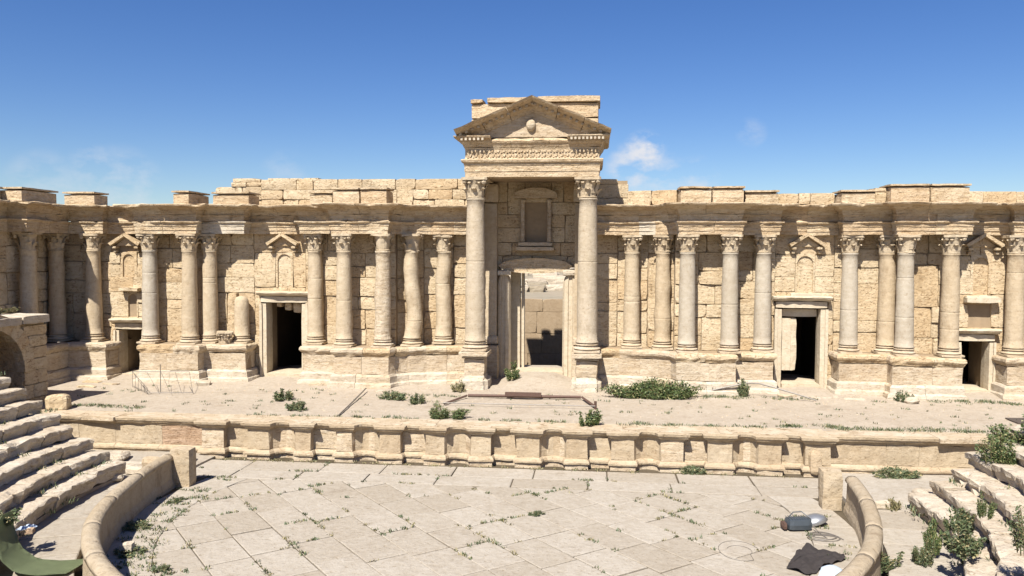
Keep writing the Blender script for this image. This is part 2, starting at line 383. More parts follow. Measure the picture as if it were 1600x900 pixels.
# ------------------------------------------------------------------ ground and setting
def sheet(name, x0, x1, y0, y1, nx, ny, zf, mat, label=None):
    bm = bmesh.new(); g = [[bm.verts.new((x0+(x1-x0)*i/nx, y0+(y1-y0)*j/ny, zf(x0+(x1-x0)*i/nx, y0+(y1-y0)*j/ny))) for j in range(ny+1)] for i in range(nx+1)]
    for i in range(nx):
        for j in range(ny): bm.faces.new((g[i][j], g[i+1][j], g[i+1][j+1], g[i][j+1]))
    o = obj(name, bm, mat, smooth=True); o['kind'] = 'structure'
    if label: o['label'] = label
    return o
def stage_z(x, y):
    z = 1.425+0.05*noise.noise(Vector((x*.5, y*.5, 3)))+.02*noise.noise(Vector((x*2.1, y*2.1, 1)))
    z += max(0, min(1, (y-36.5)/3))*0.10
    t = max(0, 1-abs(x-(-2.9))/2.0)*max(0, min(1, (y-38.6)/2.4)); z += .34*min(1, t*1.8)
    for xc in (-16.2, 10.2, -24.6, 18.4):
        z += .18*max(0, 1-abs(x-xc)/1.8)*max(0, min(1, (y-38.2)/2))
    return z
sheet('stage_floor', -31, 27, 30.95, 44.5, 116, 27, stage_z, MD, 'sandy earth floor of the stage')
sheet('orchestra_ground', -34, 30, -12, 31.2, 8, 8, lambda x, y: -0.035, MJD)
bm = bmesh.new()      # the desert plain round the theatre, with a hole where the theatre stands
def plain_z(x, y):
    d = max(0, math.hypot(x, y-20)-60)
    return 1.0+2.2*noise.noise(Vector((x*.006, y*.006, 2)))*min(1, d/100)+min(1, d/2500)*30*max(0, noise.noise(Vector((x*.0007, y*.0007, 9)))+.1)
xs = [-9000, -4500, -2200, -1100, -600, -350, -220, -140, -90, -60, -34, -15, -5, 5, 15, 30, 60, 90, 140, 220, 350, 600, 1100, 2200, 4500, 9000]
ys = [-9000, -3000, -900, -300, -100, -40, -12, 44.4, 55, 70, 90, 115, 145, 180, 220, 270, 340, 430, 560, 800, 1200, 2000, 4000, 9000]
g = {(i, j): bm.verts.new((x, y, plain_z(x, y))) for i, x in enumerate(xs) for j, y in enumerate(ys)}
for i in range(len(xs)-1):
    for j in range(len(ys)-1):
        if xs[i] >= -34 and xs[i+1] <= 30 and ys[j] >= -12 and ys[j+1] <= 44.4: continue
        bm.faces.new((g[i, j], g[i+1, j], g[i+1, j+1], g[i, j+1]))
tag(obj('desert_plain', bm, MPL, smooth=True), kind='structure')

# orchestra paving: a ring of border slabs, a diagonal field, two rows along the stage front
OC = Vector((-3.2, 24.3)); RB = 10.75
pav = tag(bpy.data.objects.new('orchestra_paving', None), 'pale grey paved floor of the orchestra', kind='structure'); pav.location = (OC.x, OC.y, 0); COL.objects.link(pav)
def clip_poly(poly, inside):
    """clip a convex polygon by a half plane (n, c): keep n.p <= c"""
    n, c = inside; out = []
    for i in range(len(poly)):
        a, b = poly[i], poly[(i+1) % len(poly)]; da, db = n.dot(a)-c, n.dot(b)-c
        if da <= 0: out.append(a)
        if (da < 0 < db) or (db < 0 < da): out.append(a+(b-a)*da/(da-db))
    return out
def slab(poly, z0, z1, name, parent, mat, shrink=0.012, tilt=0.004, bev=0.02):
    c = sum(poly, Vector((0, 0)))/len(poly)
    A = sum(poly[i].x*poly[(i+1) % len(poly)].y-poly[(i+1) % len(poly)].x*poly[i].y for i in range(len(poly)))/2
    if abs(A) < .02: return None
    shrink = min(shrink, .02+.05*abs(A)); bev = min(bev, .01+.05*abs(A))
    def ins(k): return [p+(c-p).normalized()*k*1.3 for p in poly]
    bm = bmesh.new(); dz = rnd.uniform(-.008, .008); tx, ty = rnd.uniform(-tilt, tilt), rnd.uniform(-tilt, tilt)
    def zz(p): return z1+dz+(p.x-c.x)*tx+(p.y-c.y)*ty
    shrink *= rnd.uniform(.5, 2.4); a = ins(shrink); b = ins(shrink+bev+rnd.uniform(0, .015))
    va = [bm.verts.new((p.x, p.y, z0)) for p in a]; vb = [bm.verts.new((p.x, p.y, zz(p)-bev*.7)) for p in a]; vc = [bm.verts.new((p.x+rnd.uniform(-.012, .012), p.y+rnd.uniform(-.012, .012), zz(p))) for p in b]
    n = len(poly)
    for i in range(n):
        j = (i+1) % n; bm.faces.new((va[i], va[j], vb[j], vb[i])); bm.faces.new((vb[i], vb[j], vc[j], vc[i]))
    bm.faces.new(vc)
    return obj(name, bm, mat, parent)
joints = []           # places where grass can grow
YF = 27.25
RI = 9.45
circ = [(Vector((math.cos(2*math.pi*i/48), math.sin(2*math.pi*i/48))), ) for i in range(48)]
def in_circle(poly, rad):
    for (n,) in circ:
        poly = clip_poly(poly, (n, n.dot(OC)+rad))
        if len(poly) < 3: return []
    return poly
th = R(40); ex = Vector((math.cos(th), math.sin(th))); ey = Vector((-math.sin(th), math.cos(th)))
cell_u, cell_v = 1.18, 1.75
for iu in range(-12, 13):
    v = -16+rnd.uniform(-.3, .3); 
    while v < 16:
        hv = cell_v*rnd.uniform(.85, 1.15)
        quad = [OC+ex*(iu*cell_u+a)+ey*(v+b) for a, b in ((0, 0), (cell_u, 0), (cell_u, hv), (0, hv))]
        cuts = [quad]
        for qd in cuts:
            p = in_circle(qd, RI)
            if p: p = clip_poly(p, (Vector((0, 1)), YF))
            if p and len(p) >= 3 and max(q.y for q in p) > 14.5:
                if slab(p, -.06, 0.0, 'slab', pav, MPV): joints += [(p[i], p[(i+1) % len(p)]) for i in range(len(p))]
        v += hv
k = 0; ang = 200.0
while ang < 360+199:           # border ring
    da = rnd.uniform(7.5, 10)
    a0, a1 = R(ang), R(ang+da); ang += da
    pts = [OC+Vector((math.cos(a), math.sin(a)))*r_ for r_, seq in ((RI, (a0, (a0+a1)/2, a1)), (RB+.12, (a1, (a0+a1)/2, a0))) for a in seq]
    p = clip_poly(pts, (Vector((0, 1)), YF))
    if len(p) >= 3 and max(q.y for q in p) > 14.5:
        if slab(p, -.06, 0.006, 'slab', pav, MPV): joints += [(p[i], p[(i+1) % len(p)]) for i in range(len(p))]
for (ya, yb, x0) in ((27.27, 28.35, -15.5), (28.37, 29.62, -15.5)):
    x = x0
    while x < 9.6:
        w_ = rnd.uniform(2.3, 3.0); x2 = x+w_
        p = [Vector((x, ya)), Vector((x2-.0, ya)), Vector((x2, yb)), Vector((x, yb))]
        slab(p, -.06, 0.004, 'slab', pav, MPV); joints += [(p[0], p[1]), (p[1], p[2]), (p[0], p[1])]
        x = x2
# aisle ring behind the barrier, one step up
ais = tag(bpy.data.objects.new('seating_aisle', None), 'paved aisle between the curved barrier and the seats', kind='structure'); ais.location = (OC.x, OC.y, 0); COL.objects.link(ais)
for a_from, a_to in ((-62, 7.5), (172.5, 242)):
    ang = a_from
    while ang < a_to:
        da = min(rnd.uniform(5, 8), a_to-ang)
        if da < 1.5: break
        a0, a1 = R(ang), R(ang+da); ang += da
        pts = [OC+Vector((math.cos(a), math.sin(a)))*r_ for r_, seq in ((11.2, (a0, (a0+a1)/2, a1)), (13.0, (a1, (a0+a1)/2, a0))) for a in seq]
        slab(pts, -.1, 0.22, 'slab', ais, MPV, tilt=.01)
# ground of the two side entrances
for x0, x1 in ((-24.5, -14.7), (8.2, 20)):
    bm = rough_box(x0, x1, 26.05, 30.3, -.2, .10, amp=.05, seg=.8)
    tag(obj('entrance_passage_ground', bm, MPV), kind='structure')

# ------------------------------------------------------------------ stage building
SB = thing('stage_building', 'long ruined honey coloured stage wall with projecting columns, doors and niches behind the stage', 'ruined building', (CX, 41, HS))
ARCH = [(-.6, 9.0), (0, 9.0), (.0, 9.17), (.035, 9.18), (.035, 9.36), (.07, 9.37), (.09, 9.50), (.19, 9.56), (.20, 9.62), (-.6, 9.62)]
FRZ = [(-.6, 9.625), (.06, 9.625), (.02, 9.70), (.03, 9.86), (.08, 9.95), (-.6, 9.95)]
COR = [(-.6, 9.955), (.06, 9.955), (.10, 10.08), (.14, 10.17), (.30, 10.22), (.36, 10.29), (.66, 10.33), (.71, 10.37), (.74, 10.43), (.68, 10.46), (-.6, 10.47)]
ENT = [(2.75, 40.2), (4.0, 40.12), (5.2, 40.02), (6.0, 39.82), (6.6, 39.48), (6.98, 39.05), (7.02, 38.55), (9.88, 38.55), (9.88, 39.30), (11.75, 39.30), (11.75, 40.05),
       (14.68, 40.05), (14.68, 39.30), (16.9, 39.30), (16.9, 38.68), (20.15, 38.68), (20.15, 39.72), (22.3, 39.72), (22.3, 39.3), (26.4, 39.3)]
ENTL = ENT[:-1]+[(24.2, 39.3)]
core = bmesh.new()
WALLSEG = [((2.75, 41.1), (4.2, 41.02)), ((4.2, 41.02), (5.7, 40.78)), ((5.7, 40.78), (6.95, 40.15)), ((6.95, 39.75), (10.0, 39.75)), ((10.0, 40.2), (11.8, 40.2)),
           ((11.8, 40.3), (14.6, 40.3)), ((14.6, 40.3), (16.85, 40.3)), ((16.85, 39.8), (20.2, 39.8)), ((20.2, 39.95), (22.35, 39.95)), ((22.35, 40.1), (25.4, 40.1))]
for s in (1, -1):
    ent = ENT if s > 0 else ENTL
    path = side(ent, s)
    mould('architrave_block', path, ARCH, ME, SB, length=1.9, amp=.028, chip=.34, chipf=.8, seed=3+s, zj=.012, matf=lambda r, i, j: ME if r.random() < .75 else MWH)
    mould('frieze_block', path, FRZ, ME, SB, length=2.1, amp=.035, chip=.12, seed=5+s, zj=.012)
    mould('cornice_block', path, COR, ME, SB, length=1.6, amp=.04, chip=.55, chipf=.7, seed=8+s, zj=.015, sub=.22)
    for (a, b) in zip(path, path[1:]):
        if abs(a[0]-b[0]) < .06: continue
        jj = rnd.uniform(0, .012)
        prism(core, [(a[0], a[1]+.25), (b[0], b[1]+.25), (b[0], 42.5), (a[0], 42.5)], 9.03, 10.40+jj)
    for si, (a, b) in enumerate(WALLSEG):
        (ax, ay), (bx, by) = a, b
        p0, p1 = ((CX+ax, ay), (CX+bx, by)) if s > 0 else ((CX-bx, by), (CX-ax, ay))
        Ls = math.hypot(p1[0]-p0[0], p1[1]-p0[1]); ops = []
        flipu = lambda u0, u1: (u0, u1) if s > 0 else (Ls-u1, Ls-u0)
        z0 = 3.36
        if si == 5:
            z0 = 1.35; dc, nc = ((10.02 if s > 0 else -15.98)-p0[0], (10.2 if s > 0 else -16.0)-p0[0])
            ops = [(dc-1.30, dc+1.30, 1.35, 5.85), (nc-.46, nc+.46, 6.25, 8.05)]
        elif si == 8:
            z0 = 1.35; dc, nc = ((17.94 if s > 0 else -24.2)-p0[0], (18.15 if s > 0 else -24.33)-p0[0])
            ops = [(dc-.86, dc+.86, 1.35, 4.3), (nc-.42, nc+.42, 6.22 if s > 0 else 6.75, 8.05)]
            if s > 0: ops.append((nc-.5, nc+.5, 4.65, 5.75))
            else: ops.append((-24.15-p0[0]-.28, -24.15-p0[0]+.28, 4.65, 5.95))
        stone_wall(SB, p0, p1, z0, 9.06, None, ops, h=.8, w=1.6, seed=si*2+(s > 0), skip=.02 if s < 0 else .01, proud=.06 if si not in (5, 8) or s < 0 else .02, amp=(.06 if s < 0 or si < 5 else .03), double=.2)
        # core behind the stones, pierced by the doors
        dx, dy = (p1[0]-p0[0])/Ls, (p1[1]-p0[1])/Ls
        def at(u, back=0.0): return (p0[0]+dx*u, p0[1]+dy*u+back)
        doors = sorted([o for o in ops if o[2] < 2]); us = [0.0]+[x for o in doors for x in o[:2]]+[Ls]
        for q in range(0, len(us), 2):
            if us[q+1]-us[q] > .01: prism(core, [at(us[q], .13), at(us[q+1], .13), (at(us[q+1])[0], 42.45), (at(us[q])[0], 42.45)], 1.1, 9.0+rnd.uniform(0, .01))
        for o in doors:
            prism(core, [at(o[0], .13), at(o[1], .13), (at(o[1])[0], 42.45), (at(o[0])[0], 42.45)], o[3]-.02, 8.99+rnd.uniform(0, .008))
            xc = at((o[0]+o[1])/2)[0]
            # closed box of dark slabs added behind the door to darken the opening
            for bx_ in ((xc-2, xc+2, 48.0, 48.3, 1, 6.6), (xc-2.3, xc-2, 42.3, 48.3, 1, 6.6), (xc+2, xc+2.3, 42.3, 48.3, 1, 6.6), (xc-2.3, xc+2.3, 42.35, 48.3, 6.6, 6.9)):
                bm = bmesh.new(); box(bm, *bx_); obj('door_shade_slab', bm, MDK, SB)
    obj_podium = [[(3.25, 39.8), (4.3, 39.66), (5.3, 39.5), (6.2, 39.15), (6.75, 38.75), (6.95, 38.25), (9.6, 38.25), (9.6, 39.0), (11.45, 39.0), (11.45, 40.25)],
                  [(14.55, 40.25), (14.55, 39.0), (16.72, 39.0), (16.72, 38.32), (19.72, 38.32), (19.72, 39.9)],
                  [(21.9, 39.9), (21.9, 38.75), (26.4 if s > 0 else 23.9, 38.75)]]
    PL = [(-.4, 1.2), (.34, 1.2), (.32, 1.55), (.29, 1.68), (.20, 1.74), (.19, 2.02), (.10, 2.12), (-.4, 2.12)]
    DA = [(-.4, 2.125), (.05, 2.125), (.04, 2.55), (.05, 2.97), (-.4, 2.97)]
    CA = [(-.4, 2.975), (.05, 2.975), (.10, 3.06), (.16, 3.12), (.20, 3.20), (.18, 3.32), (.12, 3.38), (-.4, 3.385)]
    for pi_, pts in enumerate(obj_podium):
        pp = side(pts, s)
        mould('podium_plinth_block', pp, PL, MWH, SB, length=1.7, amp=.04, chip=.18, seed=20+pi_, zj=.02, matf=lambda r, i, j: r.choice((MWH, MWH, MP)))
        mould('podium_block', pp, DA, MP, SB, length=1.5, amp=.035, chip=.1, seed=30+pi_, zj=.025)
        mould('podium_cornice_block', pp, CA, MP, SB, length=1.6, amp=.045, chip=.3, seed=40+pi_, zj=.02, sub=.22, matf=lambda r, i, j: r.choice((MW, MP)))
        for (a, b) in zip(pp, pp[1:]):
            if abs(a[0]-b[0]) < .06: continue
            prism(core, [(a[0], a[1]+.2), (b[0], b[1]+.2), (b[0], 41.2), (a[0], 41.2)], 1.1, 3.35+rnd.uniform(0, .012))
# central wall behind the porch
CY = 42.2
ops = [(2.75-1.95, 2.75+2.25, 1.35, 7.35), (2.75-.62, 2.75+.78, 8.65, 10.75)]
stone_wall(SB, (CX-2.75, CY), (CX+2.75, CY), 1.35, 11.9, None, ops, h=.8, w=1.6, seed=77, proud=.02, meshes=FLAT)
for (x0, x1, z0, z1) in ((-2.75, -1.95, 1.1, 11.9), (2.25, 2.75, 1.1, 11.9), (-1.95, 2.25, 7.35, 11.9)): box(core, CX+x0, CX+x1, CY+.15, 43.3, z0, z1)
for sg in (-1, 1): box(core, min(CX+sg*2.76, CX+sg*3.1), max(CX+sg*2.76, CX+sg*3.1), 41.15, 43.28, 1.1, 11.88)
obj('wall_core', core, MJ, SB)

# doors: moulded frames of large blocks
def door(parent, x0, x1, zs, zt, y, fw_, name='doorway', cap=True, sill=True):
    """opening x0..x1 from sill zs to top zt in a wall at y"""
    d = bpy.data.objects.new(name, None); d.location = ((x0+x1)/2, y, zs); link(d, parent)
    obj('jamb', rough_box(x0-fw_, x0, y-.16, y+.7, zs-.35, zt, .012, .4), MF, d); obj('jamb', rough_box(x1, x1+fw_, y-.16, y+.7, zs-.35, zt, .012, .4), MF, d)
    obj('jamb_moulding', rough_box(x0-fw_-.03, x0-fw_*.55, y-.24, y-.13, zs-.33, zt+.02, .01, .4), MF, d)
    obj('jamb_moulding', rough_box(x1+fw_*.55, x1+fw_+.03, y-.24, y-.13, zs-.33, zt+.02, .01, .4), MF, d)
    obj('lintel', rough_box(x0-fw_, x1+fw_, y-.18, y+.7, zt, zt+.36, .015, .4), MF, d)
    if cap:
        pr = [(-.1, zt+.362), (.22, zt+.362), (.28, zt+.42), (.42, zt+.47), (.46, zt+.55), (.40, zt+.60), (-.1, zt+.61)]
        mould('door_cornice', [(x0-fw_-.12, y), (x1+fw_+.12, y)], pr, MF, d, length=9, amp=.03, chip=.3, seed=int(x0*7) % 50, sub=.2)
    if sill: obj('threshold', rough_box(x0-.05, x1+.05, y-.30, y+1.6, zs-.5, zs, .02, .4), MF, d)
    return d
door(SB, -16.9, -15.07, 1.82, 5.45, 40.3, .38); dR = door(SB, 9.14, 10.9, 1.82, 5.45, 40.3, .38)
door(SB, -24.8, -23.62, 1.72, 3.98, 39.95, .30); door(SB, 17.35, 18.53, 1.75, 4.0, 39.95, .30)
# the right large door is half walled up: an inner frame and blocking with a ragged gap
o = obj('blocking_wall', rough_box(9.14, 9.93, 40.56, 41.0, 2.35, 4.97, .05, .2), MF, dR)
obj('inner_lintel', rough_box(9.16, 10.88, 40.5, 41.0, 5.0, 5.43, .012, .4), MF, dR)
obj('inner_jamb', rough_box(9.16, 9.64, 40.44, 40.7, 2.35, 4.99, .012, .4), MF, dR)
# stones hanging under the left large door lintel
for x0, x1, z0, z1 in ((-16.15, -15.75, 5.02, 5.45), (-15.68, -15.2, 4.9, 5.45), (-16.6, -16.25, 5.2, 5.45)): obj('hanging_stone', rough_box(x0, x1, 40.6, 41.1, z0, z1, .03, .2), MW, SB)

# niches with little gables over the doors
def gable(parent, xc, y, zb, w, h, proj=.40):
    n = bpy.data.objects.new('niche_gable', None); n.location = (xc, y, zb); link(n, parent)
    for sg in (-1, 1):
        bm = bmesh.new(); t = .13
        pts = [(xc+sg*w/2, zb), (xc, zb+h), (xc, zb+h+t*1.2), (xc+sg*(w/2+.10), zb+t)]
        a = [bm.verts.new((x+rnd.uniform(-.02, .02), y-proj+rnd.uniform(-.02, .02), z)) for x, z in pts]; b = [bm.verts.new((x, y+.2, z)) for x, z in pts]
        bm.faces.new(a); bm.faces.new(b)
        for i in range(4): bm.faces.new((a[i], a[(i+1) % 4], b[(i+1) % 4], b[i]))
        obj('raking_cornice', bm, MW, n)
        obj('bracket', rough_box(min(xc+sg*(w/2-.30), xc+sg*w/2), max(xc+sg*(w/2-.30), xc+sg*w/2), y-proj*.9, y+.1, zb-.16, zb-.01, .02, .15), MW, n)
        obj('bracket', rough_box(min(xc+sg*(w/2-.24), xc+sg*(w/2-.02)), max(xc+sg*(w/2-.24), xc+sg*(w/2-.02)), y-proj*.6, y+.1, zb-.36, zb-.19, .02, .15), MW, n)
    bm = bmesh.new(); prismz = [(xc-w/2+.1, zb), (xc+w/2-.1, zb), (xc, zb+h-.02)]
    a = [bm.verts.new((x, y-.10, z)) for x, z in prismz]; b = [bm.verts.new((x, y+.2, z)) for x, z in prismz]
    bm.faces.new(a); bm.faces.new(b)
    for i in range(3): bm.faces.new((a[i], a[(i+1) % 3], b[(i+1) % 3], b[i]))
    obj('tympanum', bm, MW, n)
def arch_panel(parent, xc, y, z0, zs, rad, depth, mat, hw=None):
    """an arched recess: back panel, and the two spandrels that square off its top"""
    n = bpy.data.objects.new('niche', None); n.location = (xc, y, z0); link(n, parent)
    hw = hw or rad+.12
    bm = bmesh.new(); box(bm, xc-hw, xc+hw, y+depth, y+depth+.15, z0-.05, zs+rad+.15); obj('niche_back', bm, mat, n)
    for sg in (-1, 1):
        bm = bmesh.new(); K = 8
        arc = [(xc+sg*rad*math.cos(math.pi/2*k/K), zs+rad*math.sin(math.pi/2*k/K)) for k in range(K+1)]
        poly = [(xc+sg*hw, z0-.02), (xc+sg*rad, z0-.02)]+arc+[(xc, zs+rad+.12), (xc+sg*hw, zs+rad+.12)]
        a = [bm.verts.new((x, y+.015, z)) for x, z in poly]; b = [bm.verts.new((x, y+depth+.02, z)) for x, z in poly]
        bm.faces.new(a); bm.faces.new(b)
        for i in range(len(poly)): bm.faces.new((a[i], a[(i+1) % len(poly)], b[(i+1) % len(poly)], b[i]))
        obj('niche_surround', bm, MW, n)
    return n
for xc, y, zb, zn0, rn in ((-16.0, 40.3, 8.42, 6.27, .36), (10.2, 40.3, 8.45, 6.27, .38), (-24.33, 39.95, 8.38, 6.77, .32), (18.15, 39.95, 8.45, 6.24, .34)):
    gable(SB, xc, y, zb, 1.5, .5)
    arch_panel(SB, xc, y, zn0, 7.62-.0*rn, rn, .10, MW, .455)
    if xc > 0: obj('niche_sill', rough_box(xc-.75, xc+.75, y-.30, y+.1, zn0-.28, zn0-.06, .03, .2), MF, SB)
arch_panel(SB, -24.15, 39.95, 4.66, 5.62, .24, .3, MW, .3)
obj('niche_hood', rough_box(-24.7, -23.58, 39.5, 40.1, 6.0, 6.22, .03, .2), MW, SB)
bm = bmesh.new(); box(bm, 17.55, 18.75, 40.22, 40.4, 4.6, 5.8); obj('niche_back', bm, MW, SB)
obj('niche_hood', rough_box(17.35, 18.95, 39.5, 40.1, 5.82, 6.12, .02, .25), MF, SB)

# ------------------------------------------------------------------ columns
def capital_mesh(seed, erode=0.0):
    """weathered corinthian capital, 1 unit tall, neck radius 0.45"""
    r = random.Random(seed); bm = bmesh.new()
    lathe(bm, [(.46, 0), (.50, .03), (.50, .07), (.44, .09), (.45, .4), (.50, .7), (.60, .86)], 16)
    for tier, (zb, hh, nl, ph) in enumerate(((.08, .40, 8, 0), (.22, .56, 8, math.pi/8))):
        for k in range(nl):
            a = 2*math.pi*k/nl+ph; wd = .19
            if r.random() < erode: continue
            rows = [(.46, 0, 1.0), (.50, .45, 1.0), (.56, .8, .85), (.68, 1.0, .55), (.72, .88, .3)]
            grid = []
            for (rr, tt, ww) in rows:
                row = []
                for q in (-1, 0, 1):
                    aa = a+q*wd*ww/rr*.95; rad = rr+(.035 if q == 0 else 0)+r.uniform(-.015, .015)
                    row.append(bm.verts.new((rad*math.cos(aa), rad*math.sin(aa), zb+hh*tt+r.uniform(-.015, .015))))
                grid.append(row)
            for x, y in zip(grid, grid[1:]):
                for q in range(2): bm.faces.new((x[q], x[q+1], y[q+1], y[q]))
    for k in range(4):          # corner volutes
        a = math.pi/4+k*math.pi/2
        if r.random() < erode: continue
        bm2 = bmesh.new(); bmesh.ops.create_uvsphere(bm2, u_segments=7, v_segments=5, radius=.13)
        for f in list(bm2.faces): 
            bm.faces.new([bm.verts.new(v.co+Vector((.70*math.cos(a), .70*math.sin(a), .80))) for v in f.verts])
        bm2.free()
    pts = []                    # abacus with hollow sides
    for k in range(4):
        a = math.pi/4+k*math.pi/2
        for da, rr in ((-.10, .86), (.10, .86), (math.pi/4-.22, .64), (math.pi/4, .60), (math.pi/4+.22, .64)): pts.append((rr*math.cos(a+da), rr*math.sin(a+da)))
    prism(bm, pts, .87, 1.0)
    for v in bm.verts: v.co += nv(v.co, 4, seed)*.035+nv(v.co, 1.5, seed+3)*erode*.16
    bmesh.ops.remove_doubles(bm, verts=bm.verts, dist=.0005); bmesh.ops.recalc_face_normals(bm, faces=bm.faces)
    me = bpy.data.meshes.new('capital'); bm.to_mesh(me); bm.free(); me.materials.append(MC); return me
def base_mesh(seed):
    r = random.Random(seed); bm = bmesh.new()
    bb = rough_box(-.66, .66, -.66, .66, 0, .26, .015, .3, 3)
    tmp = bpy.data.meshes.new('tmp'); bb.to_mesh(tmp); bb.free(); bm.from_mesh(tmp); bpy.data.meshes.remove(tmp)
    prof = [(.60, .262)]+[(.58+.07*math.sin(math.pi*i/5), .27+.2*i/5) for i in range(6)]+[(.55, .50), (.50, .56), (.52, .63)]+[(.51+.06*math.sin(math.pi*i/4), .66+.15*i/4) for i in range(5)]+[(.49, .85), (.47, .92)]
    lathe(bm, prof, 20, wob=.02, seed=seed)
    bmesh.ops.recalc_face_normals(bm, faces=bm.faces)
    for f in bm.faces: f.smooth = f.calc_center_median().z > .265
    me = bpy.data.meshes.new('column_base'); bm.to_mesh(me); bm.free(); me.materials.append(MC); return me
CAPS = [capital_mesh(1, .1), capital_mesh(2, .25), capital_mesh(3, .55)]; BASES = [base_mesh(1), base_mesh(2)]
def column(parent, x, y, zb, zt, rad, mat, erode=0.0, cap=0, label=None, lean=None, hcap=None, nobase=False, seed=0):
    """the shaft carries its base and capital"""
    hb = rad*.95; hcap = hcap if hcap is not None else rad*2.1; z0 = zb+hb; z1 = zt-hcap; bm = bmesh.new(); K = 16
    prof = [(rad*1.10, 0), (rad*1.10, .05), (rad*1.0, .10)]
    H = z1-z0; rq = random.Random(seed+7); drums = rq.sample(range(3, 14), rq.choice((0, 1, 1, 2))) if rad < .45 else [9]
    for k in range(1, K): 
        t = k/K; rr_ = rad*(1-.15*t**1.7); zz_ = .10+(H-.2)*t
        if k in drums: prof += [(rr_, zz_-.07), (rr_, zz_-.012), (rr_-.010, zz_), (rr_, zz_+.012), (rr_, zz_+.07)]
        else: prof.append((rr_, zz_))
    prof += [(rad*.85, H-.1), (rad*.92, H-.07), (rad*.92, H-.01), (rad*.85, H)]
    lathe(bm, prof, 22, (x, y, z0), wob=.012+erode, freq=1.3, seed=seed, lean=lean)
    bmesh.ops.recalc_face_normals(bm, faces=bm.faces)
    for f in bm.faces: f.smooth = len(f.verts) == 4
    o = obj('column', bm, mat, parent, recalc=False)
    if label: o['label'] = label
    inst('base', BASES[seed % 2], (x, y, zb), (rad*1.0/.5, rad*1.0/.5, hb/.9), (0, 0, (seed % 4)*math.pi/2), o, mat if mat is MC else MP)
    if hcap: inst('capital', CAPS[cap], (x, y, z1-.005), (rad*.85/.45,)*2+(hcap,), (0, 0, (seed % 4)*math.pi/2), o, MC)
    return o
ZB, ZT = 3.38, 9.0
cols = [(-28.0+.1, 39.3, MC, .02, 1, None), (-26.05, 39.6, MC, .012, 0, None), (-22.72, 39.22, MG, .008, 0, None), (-20.48, 39.0, MC, .012, 0, None), (-19.75, 39.7, MC, .012, 1, None),
        (-14.22, 39.95, MC, .012, 1, None), (-12.4, 38.98, MC, .014, 0, None), (-10.42, 38.98, MP, .03, 2, 'pale weathered column with a worn capital'),
        (-9.13, 39.85, MC, .075, 2, 'badly eroded column, lumpy and uneven'), (-7.68, 40.6, MC, .05, 2, 'eroded column of uneven drums'),
        (1.88, 40.5, MC, .01, 0, None), (3.36, 40.05, MC, .05, 1, 'eroded column with a bulging shaft'), (4.43, 39.02, MG, .006, 0, 'grey stone column'), (6.42, 39.02, MG, .006, 1, 'grey stone column'),
        (8.10, 39.75, MG, .006, 0, 'grey stone column'), (12.15, 39.85, MG, .008, 0, 'grey stone column'), (13.85, 39.8, MC, .01, 1, None), (14.40, 39.02, MG, .008, 0, None),
        (16.40, 39.02, MC, .012, 0, None), (19.44, 39.45, MC, .012, 0, None), (21.6, 39.6, MC, .012, 0, None)]
for i, (x, y, mt, er, cp, lb) in enumerate(cols):
    ln = None
    if i == 8: ln = lambda z: .10*math.sin(z*1.3)-.02+z*.02
    if i == 9: ln = lambda z: .05*math.sin(z*1.9)
    column(SB, x, y, ZB+(.05 if i in (9,) else 0), ZT, .405, mt, er, cp, lb, ln, seed=i)
# broken column stump
bm = bmesh.new(); lathe(bm, [(.41, 0), (.41, .06), (.375, .1), (.37, .6), (.365, 1.2), (.36, 1.5), (.34, 1.85), (.25, 2.02), (.1, 2.06)], 20, (-18.12, 39.85, 3.38+.36), wob=.03, freq=1.6)
st_ = obj('column', bm, MC, SB, smooth=True); st_['label'] = 'broken stump of a column'
inst('base', BASES[0], (-18.12, 39.85, 3.38), (.75, .75, .4), (0, 0, 0), st_, MC)
obj('pilaster', rough_box(-19.0, -18.45, 40.05, 40.6, 3.39, 5.95, .05, .3), MW, SB)
fc = tag(inst('fallen_capital', CAPS[1], (-18.78, 39.35, 3.385), (.62, .62, .62), (0, 0, .4), None, MC), 'small carved capital resting on the pedestal left of the broken column stump', 'carved capital')

# attic: stones of the back wall and capped blocks on the cornice
for (x0, x1, z1) in ((-19.2, -5.9, 11.9), (-.15, 1.65, 11.9)):
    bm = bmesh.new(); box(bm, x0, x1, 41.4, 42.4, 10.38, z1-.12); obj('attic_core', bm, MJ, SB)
stone_wall(SB, (-20.15, 41.25), (-17.6, 41.25), 10.42, 11.78, None, [(0, .9, 11.55, 12)], h=.45, w=.8, name='attic_stone', proud=.12, seed=91, depth=.9)
stone_wall(SB, (-17.6, 41.2), (-5.9, 41.2), 10.42, 11.93, None, [], h=.5, w=1.5, name='attic_stone', proud=.05, seed=92, depth=.5)
stone_wall(SB, (-19.2, 41.3), (-14.5, 41.3), 11.78, 12.0, None, [(1.5, 1.9, 11, 13)], h=.3, w=1.3, name='attic_stone', proud=.05, seed=93, depth=.6)
stone_wall(SB, (-.1, 41.2), (1.7, 41.2), 10.42, 11.88, None, [(1.25, 1.9, 11.6, 12)], h=.5, w=1.2, name='attic_stone', proud=.06, seed=94, depth=.6)
stone_wall(SB, (1.6, 40.6), (3.95, 39.7), 10.45, 11.2, None, [], h=.75, w=1.1, name='attic_stone', proud=.06, seed=95, depth=.7)
stone_wall(SB, (8.66, 39.75), (11.35, 39.75), 10.46, 11.0, None, [], h=.6, w=.9, name='attic_stone', proud=.06, seed=96, depth=.7)
stone_wall(SB, (17.0, 39.25), (23, 39.25), 10.46, 11.02, None, [], h=.6, w=1.5, name='attic_stone', proud=.05, seed=97, depth=.7, meshes=FLAT)
